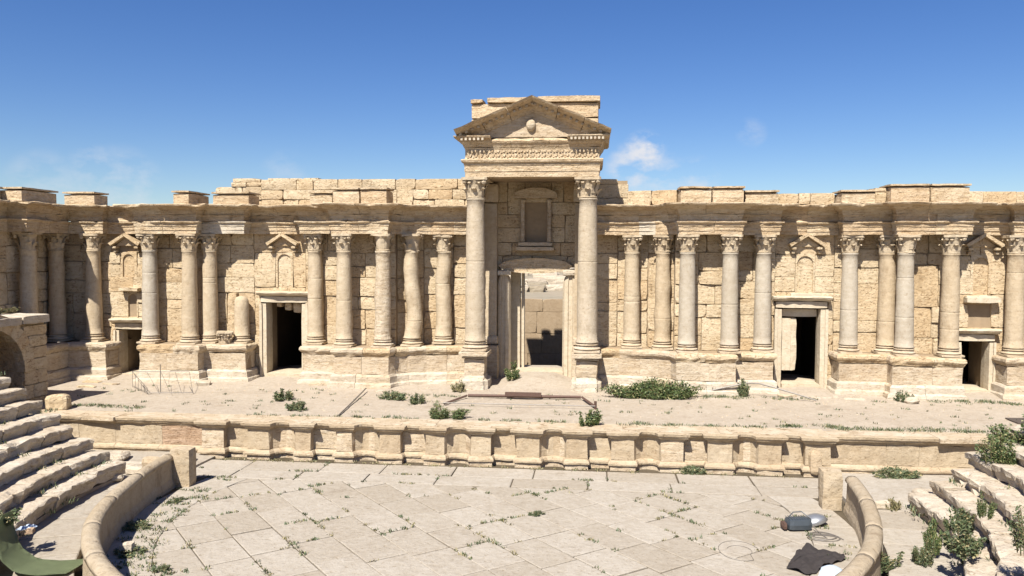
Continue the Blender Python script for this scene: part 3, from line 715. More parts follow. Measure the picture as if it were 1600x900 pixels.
def attic_block(x0, x1, y, z1, dep=1.3, cap=True, parts=1):
    for k in range(parts):
        a, b = x0+(x1-x0)*k/parts, x0+(x1-x0)*(k+1)/parts
        o = obj('attic_block', rough_box(a+.006, b-.006, y, y+dep, 10.44, z1-(.13 if cap else 0), .02, .45), ME, SB)
        if cap: obj('block_cap', rough_box(a-.05*(k == 0)+.004, b+.05*(k == parts-1)-.004, y-.09, y+dep+.05, z1-.125, z1, .022, .3), ME, o)
attic_block(-27.3, -25.55, 39.05, 11.16, 1.2); attic_block(-21.2, -20.28, 38.7, 11.17, 2.2); attic_block(-19.2, -17.25, 38.92, 11.12, 1.4)
attic_block(-14.2, -12.95, 38.98, 11.12, 1.4); attic_block(-12.9, -10.1, 38.66, 11.28, 1.3, True, 2)
attic_block(4.0, 6.98, 38.66, 11.27, 1.4, True, 2); attic_block(7.02, 8.62, 38.95, 11.10, 1.3); attic_block(11.4, 13.38, 38.95, 11.10, 1.4); attic_block(13.46, 16.95, 38.5, 11.33, 1.5, True, 2)
obj('attic_stone', rough_box(12.9, 13.44, 38.9, 40.4, 10.45, 11.2, .03, .4), MW, SB)

# ------------------------------------------------------------------ left side wing
WG = thing('side_wing', 'shaded short side wall at the far left end of the stage wall, facing the stage', 'ruined wall', (-27.9, 36, HS))
wp = [(CX-24.2, 33.0), (CX-24.2, 39.3)]
wpath = [(-28.2, 32.0), (-28.2, 36.2), (-27.22, 36.2), (-27.22, 39.3)]
mould('architrave_block', wpath, ARCH, ME, WG, length=1.8, amp=.03, chip=.3, seed=61); mould('frieze_block', wpath, FRZ, ME, WG, length=1.8, amp=.03, chip=.1, seed=62)
mould('cornice_block', wpath, COR, ME, WG, length=1.6, amp=.04, chip=.5, seed=63)
bm = bmesh.new(); prism(bm, [(-28.45, 31.9), (-28.45, 36.45), (-27.5, 36.45), (-27.5, 39.2), (-30, 39.2), (-30, 31.9)], 9.03, 10.41)
prism(bm, [(-28.5, 31.9), (-28.5, 40.1), (-30, 40.1), (-30, 31.9)], 1.1, 9.0); prism(bm, [(-27.1, 31.9), (-27.1, 38.9), (-28.6, 38.9), (-28.6, 31.9)], 1.1, 3.34)
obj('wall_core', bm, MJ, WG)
stone_wall(WG, (-28.35, 32.0), (-28.35, 40.1), 3.36, 9.04, None, [], h=.74, w=1.45, seed=64)
wpod = [(-26.95, 31.9), (-26.95, 38.75)]
for nm, pr, ml, sd in (('podium_plinth_block', PL, MP, 65), ('podium_block', DA, MP, 66), ('podium_cornice_block', CA, MP, 67)): mould(nm, wpod, pr, ml, WG, length=1.6, amp=.04, chip=.2, seed=sd, zj=.02)
column(WG, -27.75, 37.0, ZB, ZT, .405, MC, .03, 2, seed=41); column(WG, -28.2, 34.2, ZB, ZT, .405, MC, .02, 1, seed=42)
for (y0, y1, x) in ((36.0, 38.6, -27.25), (32.2, 35.9, -28.2)):
    o = obj('attic_block', rough_box(x-1.3, x, y0, y1, 10.44, 11.03, .02, .45), ME, WG); obj('block_cap', rough_box(x-1.35, x+.09, y0-.08, y1+.05, 11.035, 11.16, .02, .4), ME, o)

# ------------------------------------------------------------------ porch
PO = thing('porch', 'tall two columned porch with a triangular gable standing before the central door', 'porch', (CX, 39.5, HS))
for sg, seed in ((-1, 50), (1, 51)):
    xc = CX+sg*2.73-.02
    column(PO, xc, 38.95, 3.3, 11.72, .50, MGP, .006, 0 if sg < 0 else 1, seed=seed, hcap=1.0)
    ped = obj('pedestal', rough_box(xc-.52, xc+.52, 38.42, 39.75, 2.1, 2.94, .05, .25), MP, PO)
    obj('pedestal_cap', rough_box(xc-.74, xc+.74, 38.14, 39.85, 3.06, 3.30, .02, .3), MP, ped); obj('pedestal_cap_moulding', rough_box(xc-.60, xc+.60, 38.3, 39.8, 2.945, 3.06, .015, .3), MP, ped)
    obj('pedestal_foot', rough_box(xc-.74, xc+.72, 38.12, 39.85, 1.2, 2.12, .07, .25, rnd_=.16), MWH, ped)
    pcx = CX+sg*2.36
    # pilaster strip on the wall behind each column
    pl = obj('pilaster', rough_box(pcx-.36, pcx+.36, 41.6, 42.3, 3.32, 10.7, .012, .7), MC, PO)
    obj('pilaster_capital', rough_box(pcx-.42, pcx+.42, 41.53, 42.3, 10.71, 11.68, .03, .2), MC, pl)
    obj('pilaster_base', rough_box(pcx-.42, pcx+.42, 41.5, 42.3, 3.31, 3.75, .02, .2), MP, pl)
    obj('pilaster_podium', rough_box(pcx-.45, pcx+.45, 41.2, 42.3, 1.3, 3.3, .03, .4), MP, PO)
HWP = 3.18
pp = [(CX-HWP, 42.3), (CX-HWP, 38.42), (CX+HWP+.05, 38.42), (CX+HWP+.05, 42.3)]
pp = [pp[0], pp[1], pp[2], pp[3]]
AR = [(-.95, 11.72), (0, 11.72), (0, 11.98), (.03, 11.985), (.03, 12.27), (.06, 12.275), (.06, 12.36), (.16, 12.42), (.19, 12.52), (.17, 12.56), (-.95, 12.56)]
FR = [(-.95, 12.562), (.05, 12.562), (.0, 12.66), (.0, 13.0), (.05, 13.12), (-.95, 13.13)]
CO = [(-.95, 13.132), (.06, 13.132), (.12, 13.25), (.18, 13.32), (.22, 13.40), (-.95, 13.40)]
CO2 = [(-.95, 13.402), (.22, 13.402), (.26, 13.50), (.44, 13.52), (.50, 13.60), (.50, 13.64), (-.95, 13.65)]
mould('architrave_block', pp, AR, ME, PO, length=9, amp=.012, chip=.03, seed=70); mould('frieze_block', pp, FR, ME, PO, length=2.6, amp=.03, chip=.06, seed=71)
mould('cornice_block', pp, CO, ME, PO, length=2.4, amp=.02, chip=.05, seed=72)
# the horizontal cornice survives at both corners only
mould('cornice_block', [pp[0], pp[1], (CX-HWP+1.25, 38.42)], CO2, ME, PO, length=2.2, amp=.02, chip=.05, seed=73)
mould('cornice_block', [(CX+HWP-1.45, 38.42), pp[2], pp[3]], CO2, ME, PO, length=2.2, amp=.02, chip=.05, seed=74)
mould('cornice_block', [(CX-HWP+1.25, 38.42), (CX+HWP-1.45, 38.42)], [(-.95, 13.402), (.18, 13.402), (.10, 13.52), (-.95, 13.64)], ME, PO, length=1.5, amp=.08, chip=.2, seed=75)
def dentils(p0, p1, n, w=.10, h=.11, dep=.12, parent=PO, mat=ME, slope=0.0):
    for k in range(n):
        t = (k+.5)/n; x = p0[0]+(p1[0]-p0[0])*t; z = p0[2]+(p1[2]-p0[2])*t
        inst('dentil', DENT, (x, p0[1], z), (w, dep, h), (0, -slope, 0), parent, mat)
bm = bmesh.new(); box(bm, -.5, .5, -1, 0, -.5, .5); DENT = bpy.data.meshes.new('dentil'); bm.to_mesh(DENT); bm.free(); DENT.materials.append(ME)
dentils((CX-HWP-.2, 38.02, 13.47), (CX-HWP+1.0, 38.02, 13.47), 6, dep=.1, mat=MWH); dentils((CX+HWP-1.35, 38.02, 13.47), (CX+HWP+.3, 38.02, 13.47), 9, dep=.1, mat=MWH)
# carved frieze: rows of small worn leaves
for k in range(46): inst('frieze_carving', DENT, (CX-HWP+.12+k*.137, 38.42, 12.70+.04*(k % 2)), (.08, .05, .14), (0, .3*(1 if k % 2 else -1), 0), PO, ME)
for k in range(44): inst('frieze_carving', DENT, (CX-HWP+.2+k*.14, 38.42, 12.92+.03*((k+1) % 2)), (.09, .045, .11), (0, -.3*(1 if k % 2 else -1), 0), PO, ME)
# raking cornices
EL, ER, AP = (CX-3.62, 13.62), (CX+3.78, 13.60), (CX+.10, 15.14)
def raking(p, q, seed):
    dx, dz = q[0]-p[0], q[1]-p[1]; Lr = math.hypot(dx, dz); n_ = Vector((-dz/Lr, dx/Lr)); 
    if n_.y < 0: n_ = -n_
    prof = [(-.22, 38.6), (-.22, 38.38), (-.08, 38.34), (.02, 38.22), (.10, 38.14), (.24, 37.74), (.28, 37.64), (.36, 37.58), (.40, 39.0), (-.22, 39.0)]
    K = 3
    for k in range(K):
        t0, t1 = k/K+(.004 if k else 0), (k+1)/K-(.004 if k < K-1 else 0); bm = bmesh.new(); rings = []; ns = 6; drop = rnd.uniform(-.02, .03)
        for s in range(ns+1):
            t = t0+(t1-t0)*s/ns; ring = []
            for (hh, y) in prof:
                x = p[0]+dx*t+n_.x*(hh-.36-drop); z = p[1]+dz*t+n_.y*(hh-.36-drop)+.26
                v = Vector((x, y, z)); ring.append(bm.verts.new(v+nv(v, 2, seed)*.03))
            rings.append(ring)
        for a, b in zip(rings, rings[1:]):
            for q_ in range(len(prof)): bm.faces.new((a[q_], a[(q_+1) % len(prof)], b[(q_+1) % len(prof)], b[q_]))
        bm.faces.new(rings[0]); bm.faces.new(rings[-1]); obj('raking_cornice', bm, ME, PO)
    sl_ = math.atan2(dz, dx); nn = int(Lr/.30)
    for k in range(nn):
        t = (k+.6)/nn; x = p[0]+dx*t-n_.x*.28; z = p[1]+dz*t-n_.y*.28+.26
        if .03 < t < .97: inst('dentil', DENT, (x, 38.12, z), (.13, .18, .10), (0, -sl_, 0), PO, ME)
raking(EL, AP, 1); raking((AP[0]+.02, AP[1]), (ER[0], ER[1]), 2)
bm = bmesh.new(); tri = [(CX-3.0, 13.6), (CX+3.1, 13.6), (CX+.1, 14.98)]
K = 14; rows = []
for i in range(K+1):
    t = i/K; x = tri[0][0]+(tri[1][0]-tri[0][0])*t; zt = 13.6+(1.38)*(1-abs(2*t-1)); rows.append((x, zt))
fr = []
for (x, zt) in rows:
    col_ = []
    for j in range(5):
        z = 13.6+(zt-13.6)*j/4; p = Vector((x, 38.42, z)); col_.append(bm.verts.new(p+Vector((0, nv(p, 2.2)[1]*.08, 0))))
    fr.append(col_)
for a, b in zip(fr, fr[1:]):
    for j in range(4): bm.faces.new((a[j], b[j], b[j+1], a[j+1]))
obj('tympanum', bm, MP, PO, smooth=True)
bm = bmesh.new(); lathe(bm, [(.02, .16), (.12, .14), (.2, .08), (.23, 0), (.23, -.1)], 16)
bmesh.ops.transform(bm, matrix=Matrix.Translation((CX-.02, 38.38, 14.17)) @ Matrix.Rotation(R(90), 4, 'X') @ Matrix.Diagonal((1, 1.3, 1, 1)), verts=bm.verts)
md = obj('medallion', bm, MP, PO, smooth=True)
bm = bmesh.new(); lathe(bm, [(.01, .15), (.05, .13), (.075, .07), (.06, .02), (.10, -.04), (.14, -.12)], 10, (CX-.02, 38.30, 14.15)); bmesh.ops.transform(bm, matrix=Matrix.Translation((0, 38.36, 0)) @ Matrix.Diagonal((1, .45, 1, 1)) @ Matrix.Translation((0, -38.36, 0)), verts=bm.verts); obj('carved_bust', bm, MP, md, smooth=True)
bm = bmesh.new()
prism(bm, [(CX-2.2, 38.62), (CX+2.3, 38.62), (CX+2.3, 42.6), (CX-2.2, 42.6)], 11.80, 13.5)
for z0, z1, k in ((13.42, 14.0, 2.6), (14.0, 14.5, 1.6)): box(bm, CX-k, CX+k+.1, 38.62, 40.5, z0, z1)
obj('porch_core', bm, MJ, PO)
for (x0, x1, z0, z1, dy) in ((CX-3.02, CX-1.0, 13.66, 14.6, 0), (CX-.99, CX+1.2, 13.66, 14.9, .03), (CX+1.21, CX+3.2, 13.66, 14.6, .01), (CX-3.02, CX-.3, 14.605, 15.33, .01), (CX-.29, CX+3.2, 14.605, 15.33, 0)):
    obj('attic_block', rough_box(x0, x1, 39.05+dy, 41.2+dy*.3, z0, z1, .015, .5), ME, PO)
obj('attic_cap', rough_box(CX-2.25, CX+.2, 38.9, 41.3, 15.34, 15.62, .025, .3), ME, PO); obj('attic_cap', rough_box(CX+.21, CX+3.28, 38.9, 41.3, 15.34, 15.66, .02, .35), ME, PO)
obj('attic_cap', rough_box(CX-3.05, CX-2.4, 38.95, 41.3, 15.34, 15.56, .05, .2), ME, PO)
# small shrine on the wall under the porch roof
sh = bpy.data.objects.new('wall_shrine', None); sh.location = (CX, 42.2, 8.2); link(sh, PO)
for x in (-3.74, -2.35):
    bm = bmesh.new(); lathe(bm, [(.13, 0), (.15, .05), (.12, .12), (.115, 2.0), (.11, 2.05), (.15, 2.1), (.16, 2.2)], 12, (x, 42.02, 8.68)); obj('shrine_column', bm, MP, sh, smooth=True)
obj('shrine_sill', rough_box(-4.09, -2.05, 41.7, 42.3, 8.2, 8.43, .02, .25), MP, sh); obj('shrine_sill', rough_box(-4.0, -2.13, 41.78, 42.3, 8.435, 8.67, .015, .25), MP, sh)
bm = bmesh.new(); box(bm, -3.75, -2.2, 42.5, 42.65, 8.5, 11.0); obj('niche_back', bm, MW, sh)
bm = bmesh.new(); K = 10; pts = [(-4.18, 10.95), (-1.93, 10.95)]+[(-3.06+1.13*math.cos(math.pi*k/K), 11.1+.38*math.sin(math.pi*k/K)) for k in range(K+1)]
a = [bm.verts.new((x, 41.75, z)) for x, z in pts]; b = [bm.verts.new((x, 42.3, z)) for x, z in pts]; bm.faces.new(a); bm.faces.new(b)
for i in range(len(pts)): bm.faces.new((a[i], a[(i+1) % len(pts)], b[(i+1) % len(pts)], b[i]))
obj('shrine_gable', bm, MP, sh)
# central door: marble jambs and a boat shaped lintel block
cd = bpy.data.objects.new('central_doorway', None); cd.location = (-3.0, 42.1, 1.9); link(cd, SB)
bm = bmesh.new(); top = [(-5.03+3.93*k/12, 7.42+.41*math.sin(math.pi*k/12)**.5) for k in range(13)]; bot = [(-1.10-3.93*k/12, 7.40-.37*math.sin(math.pi*k/12)**.4) for k in range(13)]
pts = top+bot[1:-1]
a = [bm.verts.new((x+rnd.uniform(-.02, .02), 41.82+.10*abs((x+3)/1.9)**2+rnd.uniform(-.015, .015), z)) for x, z in pts]; b = [bm.verts.new((x, 42.4, z)) for x, z in pts]; bm.faces.new(a); bm.faces.new(b)
for i in range(len(pts)): bm.faces.new((a[i], a[(i+1) % len(pts)], b[(i+1) % len(pts)], b[i]))
obj('lintel', bm, ME, cd)
def jamb(x0, x1):
    bm = bmesh.new(); xc = (x0+x1)/2; w = (x1-x0)/2; prof = []
    for z, k in ((1.5, 1), (3, 1), (5, .99), (6.3, .98), (6.6, .93), (6.8, .78), (6.95, .5)): prof.append((k, z))
    rings = []
    for k, z in prof:
        ring = []
        for (u, v) in ((-1, .42), (-1, .05), (-.75, -.14), (-.3, -.2), (-.22, -.13), (.25, -.13), (.32, -.2), (.75, -.14), (1, .05), (1, .42)):
            p = Vector((xc+u*w*k, 42.0+v, z)); ring.append(bm.verts.new(p+nv(p, 2)*.015))
        rings.append(ring)
    for a, b in zip(rings, rings[1:]):
        for i in range(10): bm.faces.new((a[i], a[(i+1) % 10], b[(i+1) % 10], b[i]))
    bm.faces.new(rings[0]); bm.faces.new(rings[-1]); obj('jamb', bm, MF, cd)
jamb(-5.09, -4.36); jamb(-1.63, -.80)
obj('jamb_capital', rough_box(-5.06, -4.3, 41.65, 42.4, 6.91, 7.2, .03, .2), MWH, cd); obj('jamb_capital', rough_box(-1.65, -.87, 41.65, 42.4, 6.91, 7.23, .03, .2), MWH, cd)
obj('inner_jamb', rough_box(-4.5, -3.92, 43.0, 43.6, 1.3, 7.3, .01, .6), MF, cd); obj('inner_jamb_moulding', rough_box(-3.915, -3.72, 43.25, 43.8, 1.3, 7.3, .01, .6), MF, cd)
obj('inner_jamb', rough_box(-1.5, -.9, 43.0, 43.6, 1.3, 7.3, .01, .6), MF, cd)
obj('threshold', rough_box(-4.45, -1.55, 41.8, 43.5, 1.3, 1.92, .015, .5), MF, cd)

# ------------------------------------------------------------------ stage front wall with niches
PU = thing('stage_front_wall', 'low cream wall along the stage edge with alternating square and rounded niches', 'low wall', (-3, 30, 0))
YP, YE = 29.95, 30.32
rect = [(-14.40, -13.42), (-10.87, -9.85), (-7.33, -6.36), (-3.85, -2.87), (-.22, .70), (3.34, 4.24), (6.85, 7.72)]
curv = [(-12.57, -11.50), (-9.23, -8.17), (-5.65, -4.60), (-1.99, -.98), (1.55, 2.53), (5.11, 6.05)]
path = [(-22.9, YE), (-15.3, YE), (-15.3, YP)]; ZN = 'E'
segk = ['end', 'ret']
for (x0, x1, kd) in sorted([(a, b, 'r') for a, b in rect]+[(a, b, 'c') for a, b in curv]):
    path.append((x0, YP)); segk.append('pier')
    if kd == 'r':
        path += [(x0, YP+.34), (x1, YP+.34), (x1, YP)]; segk += ['rs', 'rb', 'rs']
    else:
        rr = (x1-x0)/2; xc = (x0+x1)/2; K = 6
        for k in range(1, K+1):
            a = math.pi-math.pi*k/K; path.append((xc+rr*math.cos(a), YP+.78*rr*math.sin(a))); segk.append('arc')
path += [(8.6, YP), (8.6, YE), (17.5, YE)]; segk += ['pier', 'ret', 'end']
PBASE = [(-.25, -.05), (.06, -.05), (.05, .16), (-.25, .165)]
PMO = [(-.25, .167), (.12, .167), (.13, .23), (.10, .30), (.05, .36), (-.25, .362)]
PWA = [(-.25, .364), (0, .364), (0, 1.14), (-.25, 1.145)]
PCO = [(-.25, 1.147), (.03, 1.147), (.06, 1.21), (.14, 1.25), (.16, 1.31), (.20, 1.33), (.215, 1.425), (.18, 1.44), (-.25, 1.44)]
mpu = lambda r, i, j: (MPK if (segk[i] == 'end' and path[i][0] < -10 and 3 <= j) else (MPU if r.random() < .85 else MP))
mould('base_block', path, PBASE, MP, PU, length=1.6, amp=.03, chip=.12, seed=80, sub=.25)
mould('base_moulding', path, PMO, MPU, PU, length=1.9, amp=.025, chip=.10, seed=81, sub=.25)
mould('wall_block', path, PWA, MPU, PU, length=1.75, amp=.045, freq=2.2, seed=82, sub=.3, matf=mpu)
mould('cornice_block', path, PCO, MPU, PU, length=2.0, amp=.022, chip=.14, seed=83, sub=.25)
cop = [(x, y+.04) for x, y in path]            # coping on top, cut into long slabs
xcuts = [-22.9, -19.0, -15.3]+[(rect[i][1]+curv[i][0])/2 for i in range(6)]+[8.6, 12.4, 17.5]
for x0, x1 in zip(xcuts, xcuts[1:]):
    fr = []
    for (x, y) in cop:
        if x0-.001 <= x <= x1+.001: fr.append((x, y))
    def ycut(x):
        return YE+.04 if x < -15.31 or x > 8.61 else YP+.04
    pts = [q for q in fr if x0+.004 <= q[0] <= x1-.004]
    ya = YE+.04 if x0 < -15.31 else YP+.04; yb = YE+.04 if x1 > 8.61 else YP+.04
    if x0 == 8.6: ya = YE+.04
    if x1 == -15.3: yb = YE+.04
    pts = [(x0+.004, ya)]+pts+[(x1-.004, yb), (x1-.004, 31.2), (x0+.004, 31.2)]
    bm = bmesh.new(); prism(bm, pts, 1.30, 1.452+rnd.uniform(-.004, .006)); obj('coping_slab', bm, MP, PU)
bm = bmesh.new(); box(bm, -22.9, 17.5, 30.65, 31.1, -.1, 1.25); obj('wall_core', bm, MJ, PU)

# ------------------------------------------------------------------ arched entrance block at the left
AB = thing('arched_gateway', 'shaded stone gateway with a round arched opening at the left edge beside the stage', 'archway', (-26.5, 29.7, 0))
AY, AZ, AR_ = 29.55, 2.95, 1.98
bm = bmesh.new(); K = 16
arc = [(AY-AR_-.02, -.1), (AY-AR_-.02, AZ)]+[(AY-(AR_+.02)*math.cos(math.pi*k/K), AZ+(AR_+.02)*math.sin(math.pi*k/K)) for k in range(1, K)]+[(AY+AR_+.02, AZ), (AY+AR_+.02, -.1)]
poly = [(26.35, -.1)]+arc+[(32.98, -.1), (32.98, 5.18), (26.35, 5.18)]
a = [bm.verts.new((-24.05, y, z)) for y, z in poly]; b = [bm.verts.new((-30, y, z)) for y, z in poly]; bm.faces.new(a); bm.faces.new(b)
for i in range(len(poly)): bm.faces.new((a[i], a[(i+1) % len(poly)], b[(i+1) % len(poly)], b[i]))
box(bm, -30.3, -29.99, 26.35, 32.9, -.1, 5.1)
obj('gateway_core', bm, MW, AB)
nvz = 13
for k in range(nvz):
    a0, a1 = math.pi*k/nvz, math.pi*(k+1)/nvz; bm = bmesh.new(); a = []; b = []
    for ang_, rr in ((a0, AR_), (a1, AR_), (a1, AR_+.62), ((a0+a1)/2, AR_+.62), (a0, AR_+.62)):
        y, z = AY-rr*math.cos(ang_+(.004 if ang_ == a0 else -.004)), AZ+rr*math.sin(ang_); px_ = rnd.uniform(-.01, .02)
        a.append(bm.verts.new((-23.88+px_, y, z))); b.append(bm.verts.new((-24.3, y, z)))
    bm.faces.new(a); bm.faces.new(b)
    for i in range(5): bm.faces.new((a[i], a[(i+1) % 5], b[(i+1) % 5], b[i]))
    obj('voussoir', bm, MW, AB)
RO = AR_+.64
rows = [0, .6, 1.2, 1.75, 2.35, 2.95, 3.45, 3.95, 4.45, 4.9]
for za, zb in zip(rows, rows[1:]):
    zm = (za+zb)/2; hw = (AR_+.6 if za >= AZ-.01 else AR_+.02)
    if zm > AZ: hw = math.sqrt(max(0, (RO+.02)**2-min((zb-AZ), (RO+.02))**2*.8)) if (zm-AZ) < RO else 0
    for y0, y1 in (((26.36, AY-hw), (AY+hw, 33.0)) if hw > 0 else ((26.36, 33.0),)):
        if y1-y0 > .1: stone_wall(AB, (-23.92, y0), (-23.92, y1), za, zb, None, [], h=zb-za, w=1.1, seed=int(za*10)+int(y0), proud=.015, meshes=FLAT, depth=.3)
stone_wall(AB, (-30, 32.98), (-23.9, 32.98), 0, .1, None, [], h=.1, w=3, seed=5, depth=.1)
for k in range(4): obj('cornice_slab', rough_box(-25.3, -23.75, 26.3+k*1.68, 26.3+(k+1)*1.68-.01, 4.95, 5.34, .04, .3), MWH, AB)
obj('top_fill', rough_box(-30, -25.2, 26.4, 32.9, 5.0, 5.36, .08, .6), MD, AB)

# ------------------------------------------------------------------ barrier round the orchestra
def barrier(label, a0, a1, endlabel, ea):
    B = thing('orchestra_barrier', label, 'barrier wall', (OC.x+RB*math.cos(R((a0+a1)/2)), OC.y+RB*math.sin(R((a0+a1)/2)), 0), 'curved barrier walls round the orchestra')
    n = 6; step_ = (a1-a0)/n
    for k in range(n):
        s0, s1 = a0+step_*k+.015, a0+step_*(k+1)-.015
        for nm, prof in (('panel', [(10.60, -.05), (10.62, .12), (10.68, .3), (10.70, .92), (11.0, .92), (11.05, -.05)]), ('coping', [(10.66, .925), (10.63, .97), (10.65, 1.05), (10.73, 1.11), (10.84, 1.13), (10.96, 1.11), (11.05, 1.04), (11.06, .925)])):
            bm = bmesh.new(); rings = []; K = 12; j0, j1 = (s0, s1) if nm == 'panel' else (a0+step_*k+.006, a0+step_*(k+1)-.006)
            for q in range(K+1):
                an = R(j0+(j1-j0)*q/K); ring = []
                for (rr, z) in prof:
                    fl_ = 26; e_ = (j0+(j1-j0)*q/K)-a0 if a0 > 90 else a1-(j0+(j1-j0)*q/K); r2 = rr+.55*max(0, 1-e_/fl_)**2; p = Vector((OC.x+r2*math.cos(an), OC.y+r2*math.sin(an), z)); ring.append(bm.verts.new(p+nv(p, .9)*.014+nv(p, 4)*.008))
                rings.append(ring)
            for a, b in zip(rings, rings[1:]):
                for q in range(len(prof)): bm.faces.new((a[q], a[(q+1) % len(prof)], b[(q+1) % len(prof)], b[q]))
            bm.faces.new(rings[0]); bm.faces.new(rings[-1])
            bmesh.ops.recalc_face_normals(bm, faces=bm.faces)
            for f in bm.faces: f.smooth = (nm == 'coping' and len(f.verts) == 4)
            obj(nm, bm, MB, B, recalc=False)
    return B
barrier('low curved stone barrier with a rounded top on the left side of the orchestra', 171.5, 246, '', 0)
barrier('low curved stone barrier with a rounded top on the right side of the orchestra', -66, 8.0, '', 0)
tag(obj('end_pillar', rough_box(-14.45, -13.68, 25.9, 26.45, -.05, 1.32, .02, .3), MPU), 'squat upright stone slab closing the left end of the curved barrier', 'stone pillar', 'end slabs of the barriers')
tag(obj('end_pillar', rough_box(7.2, 7.86, 25.9, 26.5, -.05, 1.25, .04, .25), MPU), 'squat worn stone slab closing the right end of the curved barrier', 'stone pillar', 'end slabs of the barriers')

# ------------------------------------------------------------------ rows of seats
ORD = ['lowest', 'second', 'third', 'fourth', 'fifth', 'sixth', 'seventh', 'eighth', 'ninth', 'tenth', 'eleventh']
k_ = 0
def seat_stone(a0, a1, r0, r1, z0, z1, seed, parent, mat=MS):
    bm = bmesh.new(); rr = random.Random(seed); K = max(3, int((a1-a0)*r0/.2))
    prof = [(r1, z0), (r0+.10, z0), (r0+.07, z1-.24), (r0+.01, z1-.17), (r0+.0, z1-.03), (r0+.03, z1), (r0+.3, z1+.005), (r1, z1)]
    rings = []; dz = rr.uniform(-.03, .03); dr = rr.uniform(-.04, .04)
    for q in range(K+1):
        an = a0+(a1-a0)*q/K; ring = []
        for i, (r_, z) in enumerate(prof):
            p = Vector((OC.x+(r_+dr)*math.cos(an), OC.y+(r_+dr)*math.sin(an), z+dz))
            am = .075 if 1 <= i <= 4 else .04
            if q in (0, K) and 2 <= i: p.z -= rr.uniform(0, .035)
            v = nv(p, 2.0, seed*.01)*am+nv(p, 5.5)*am*.7
            if 2 <= i <= 5: cq = max(0, noise.noise(Vector((p.x*1.6, p.y*1.6, 5+k_*.0)))-.22)*.5; v -= Vector((math.cos(an), math.sin(an), 0))*-cq; v.z -= cq*(.5 if i >= 4 else 0)
            ring.append(bm.verts.new(p+v))
        rings.append(ring)
    n = len(prof)
    for a, b in zip(rings, rings[1:]):
        for q in range(n): bm.faces.new((a[q], a[(q+1) % n], b[(q+1) % n], b[q]))
    bm.faces.new(rings[0]); bm.faces.new(rings[-1]); return obj('seat_stone', bm, mat, parent)
def r_row(k): return 12.85+.61*k
def z_row(k): return .80+.41*k
for sd, s in (('left', -1), ('right', 1)):
    for k in range(11):
        r0, z = r_row(k), z_row(k)
        yend = 26.0 if s < 0 else 25.4
        if s > 0: yend = 25.4+(.5 if k >= 3 else 0)
        ae = math.asin((yend-OC.y)/r0)
        a_out = ae; a_in = R(-48)
        if s < 0: a0, a1 = math.pi-ae, math.pi+R(48)
        else: a0, a1 = a_in, ae
        am = (a0+a1)/2
        if k == 0: lb = 'lowest row of worn limestone seats on the %s bank, nearest the curved barrier' % sd
        elif k == 10: lb = 'topmost row of worn limestone seats on the %s bank' % sd
        else: lb = '%s row of worn limestone seats up from the aisle on the %s bank' % (ORD[k], sd)
        row = thing('seat_row', lb, 'stone seats', (OC.x+r0*math.cos(am), OC.y+r0*math.sin(am), z-.42), 'rows of stone seats')
        an = a0; idx = 0
        while an < a1-.02:
            da = rnd.uniform(1.1, 2.3)/r0; e = min(a1, an+da)
            if a1-e < .05: e = a1
            miss = (s > 0 and ((k == 0 and 1 <= idx <= 0) ))
            if not miss: seat_stone(an+.0022, e-.0022, r0, r0+.80, z-.42, z, k*100+idx*7+(s > 0)*1000, row)
            an = e; idx += 1
    # earth bank under the seats
    bm = bmesh.new(); prof = [(12.98, -.1)]
    for k in range(11): prof += [(r_row(k)+.14, z_row(k)-.46), (r_row(k)+.70, z_row(k)-.46+.0)]
    prof += [(r_row(10)+1.0, z_row(10)-.1), (21.5, z_row(10)+.5), (21.5, -.1)]
    rings = []; K = 16
    for q in range(K+1):
        t = q/K; ring = []
        for (rr, z) in prof:
            ae = math.asin(((25.85 if s < 0 else 25.2)-OC.y)/rr)
            an = (math.pi-ae)*(1-t)+(math.pi+R(48))*t if s < 0 else R(-48)*(1-t)+ae*t
            ring.append(bm.verts.new((OC.x+rr*math.cos(an), OC.y+rr*math.sin(an), z)))
        rings.append(ring)
    for a, b in zip(rings, rings[1:]):
        for q in range(len(prof)): bm.faces.new((a[q], a[(q+1) % len(prof)], b[(q+1) % len(prof)], b[q]))
    bm.faces.new(rings[0]); bm.faces.new(rings[-1])
    tag(obj('seating_bank', bm, MD), kind='structure')

# ------------------------------------------------------------------ beyond the central door
RW = thing('rear_wall', 'plain tan wall seen through the central doorway', 'wall', (-3, 50.7, 1))
stone_wall(RW, (-5.6, 50.7), (3.4, 50.7), .9, 5.2, MTN, [], h=1.1, w=2.4, seed=31, amp=.03, proud=.01, gap=.004)
bm = bmesh.new(); box(bm, -5.6, 3.4, 50.85, 51.5, .8, 5.1); obj('wall_core', bm, MW, RW)
ruin_bm = [rough_box(-.5, .5, -.5, .5, 0, 1, .12, .25) for _ in range(3)]; RM = []
for b_ in ruin_bm:
    me = bpy.data.meshes.new('ruin_block'); b_.to_mesh(me); b_.free(); me.materials.append(MWH); RM.append(me)
rr = random.Random(3)
for k in range(34):
    y = rr.choice((95, 120, 150, 185, 225, 260))+rr.uniform(-8, 8); x = -.062*y+rr.uniform(-.06, .06)*y*(1 if k < 24 else 3)
    s_ = rr.uniform(1.2, 2.6)*(y/150)
    o = inst('ruin_block', rr.choice(RM), (x, y, plain_z(x, y)-.3), (s_*rr.uniform(1, 2.6), s_, s_*rr.uniform(.5, .9)), (0, 0, rr.uniform(-.4, .4)), None, rr.choice((MWH, MS, MPL)))
    tag(o, 'pale ruined block lying on the plain beyond the central doorway', 'ruined block', 'ruined blocks on the plain')

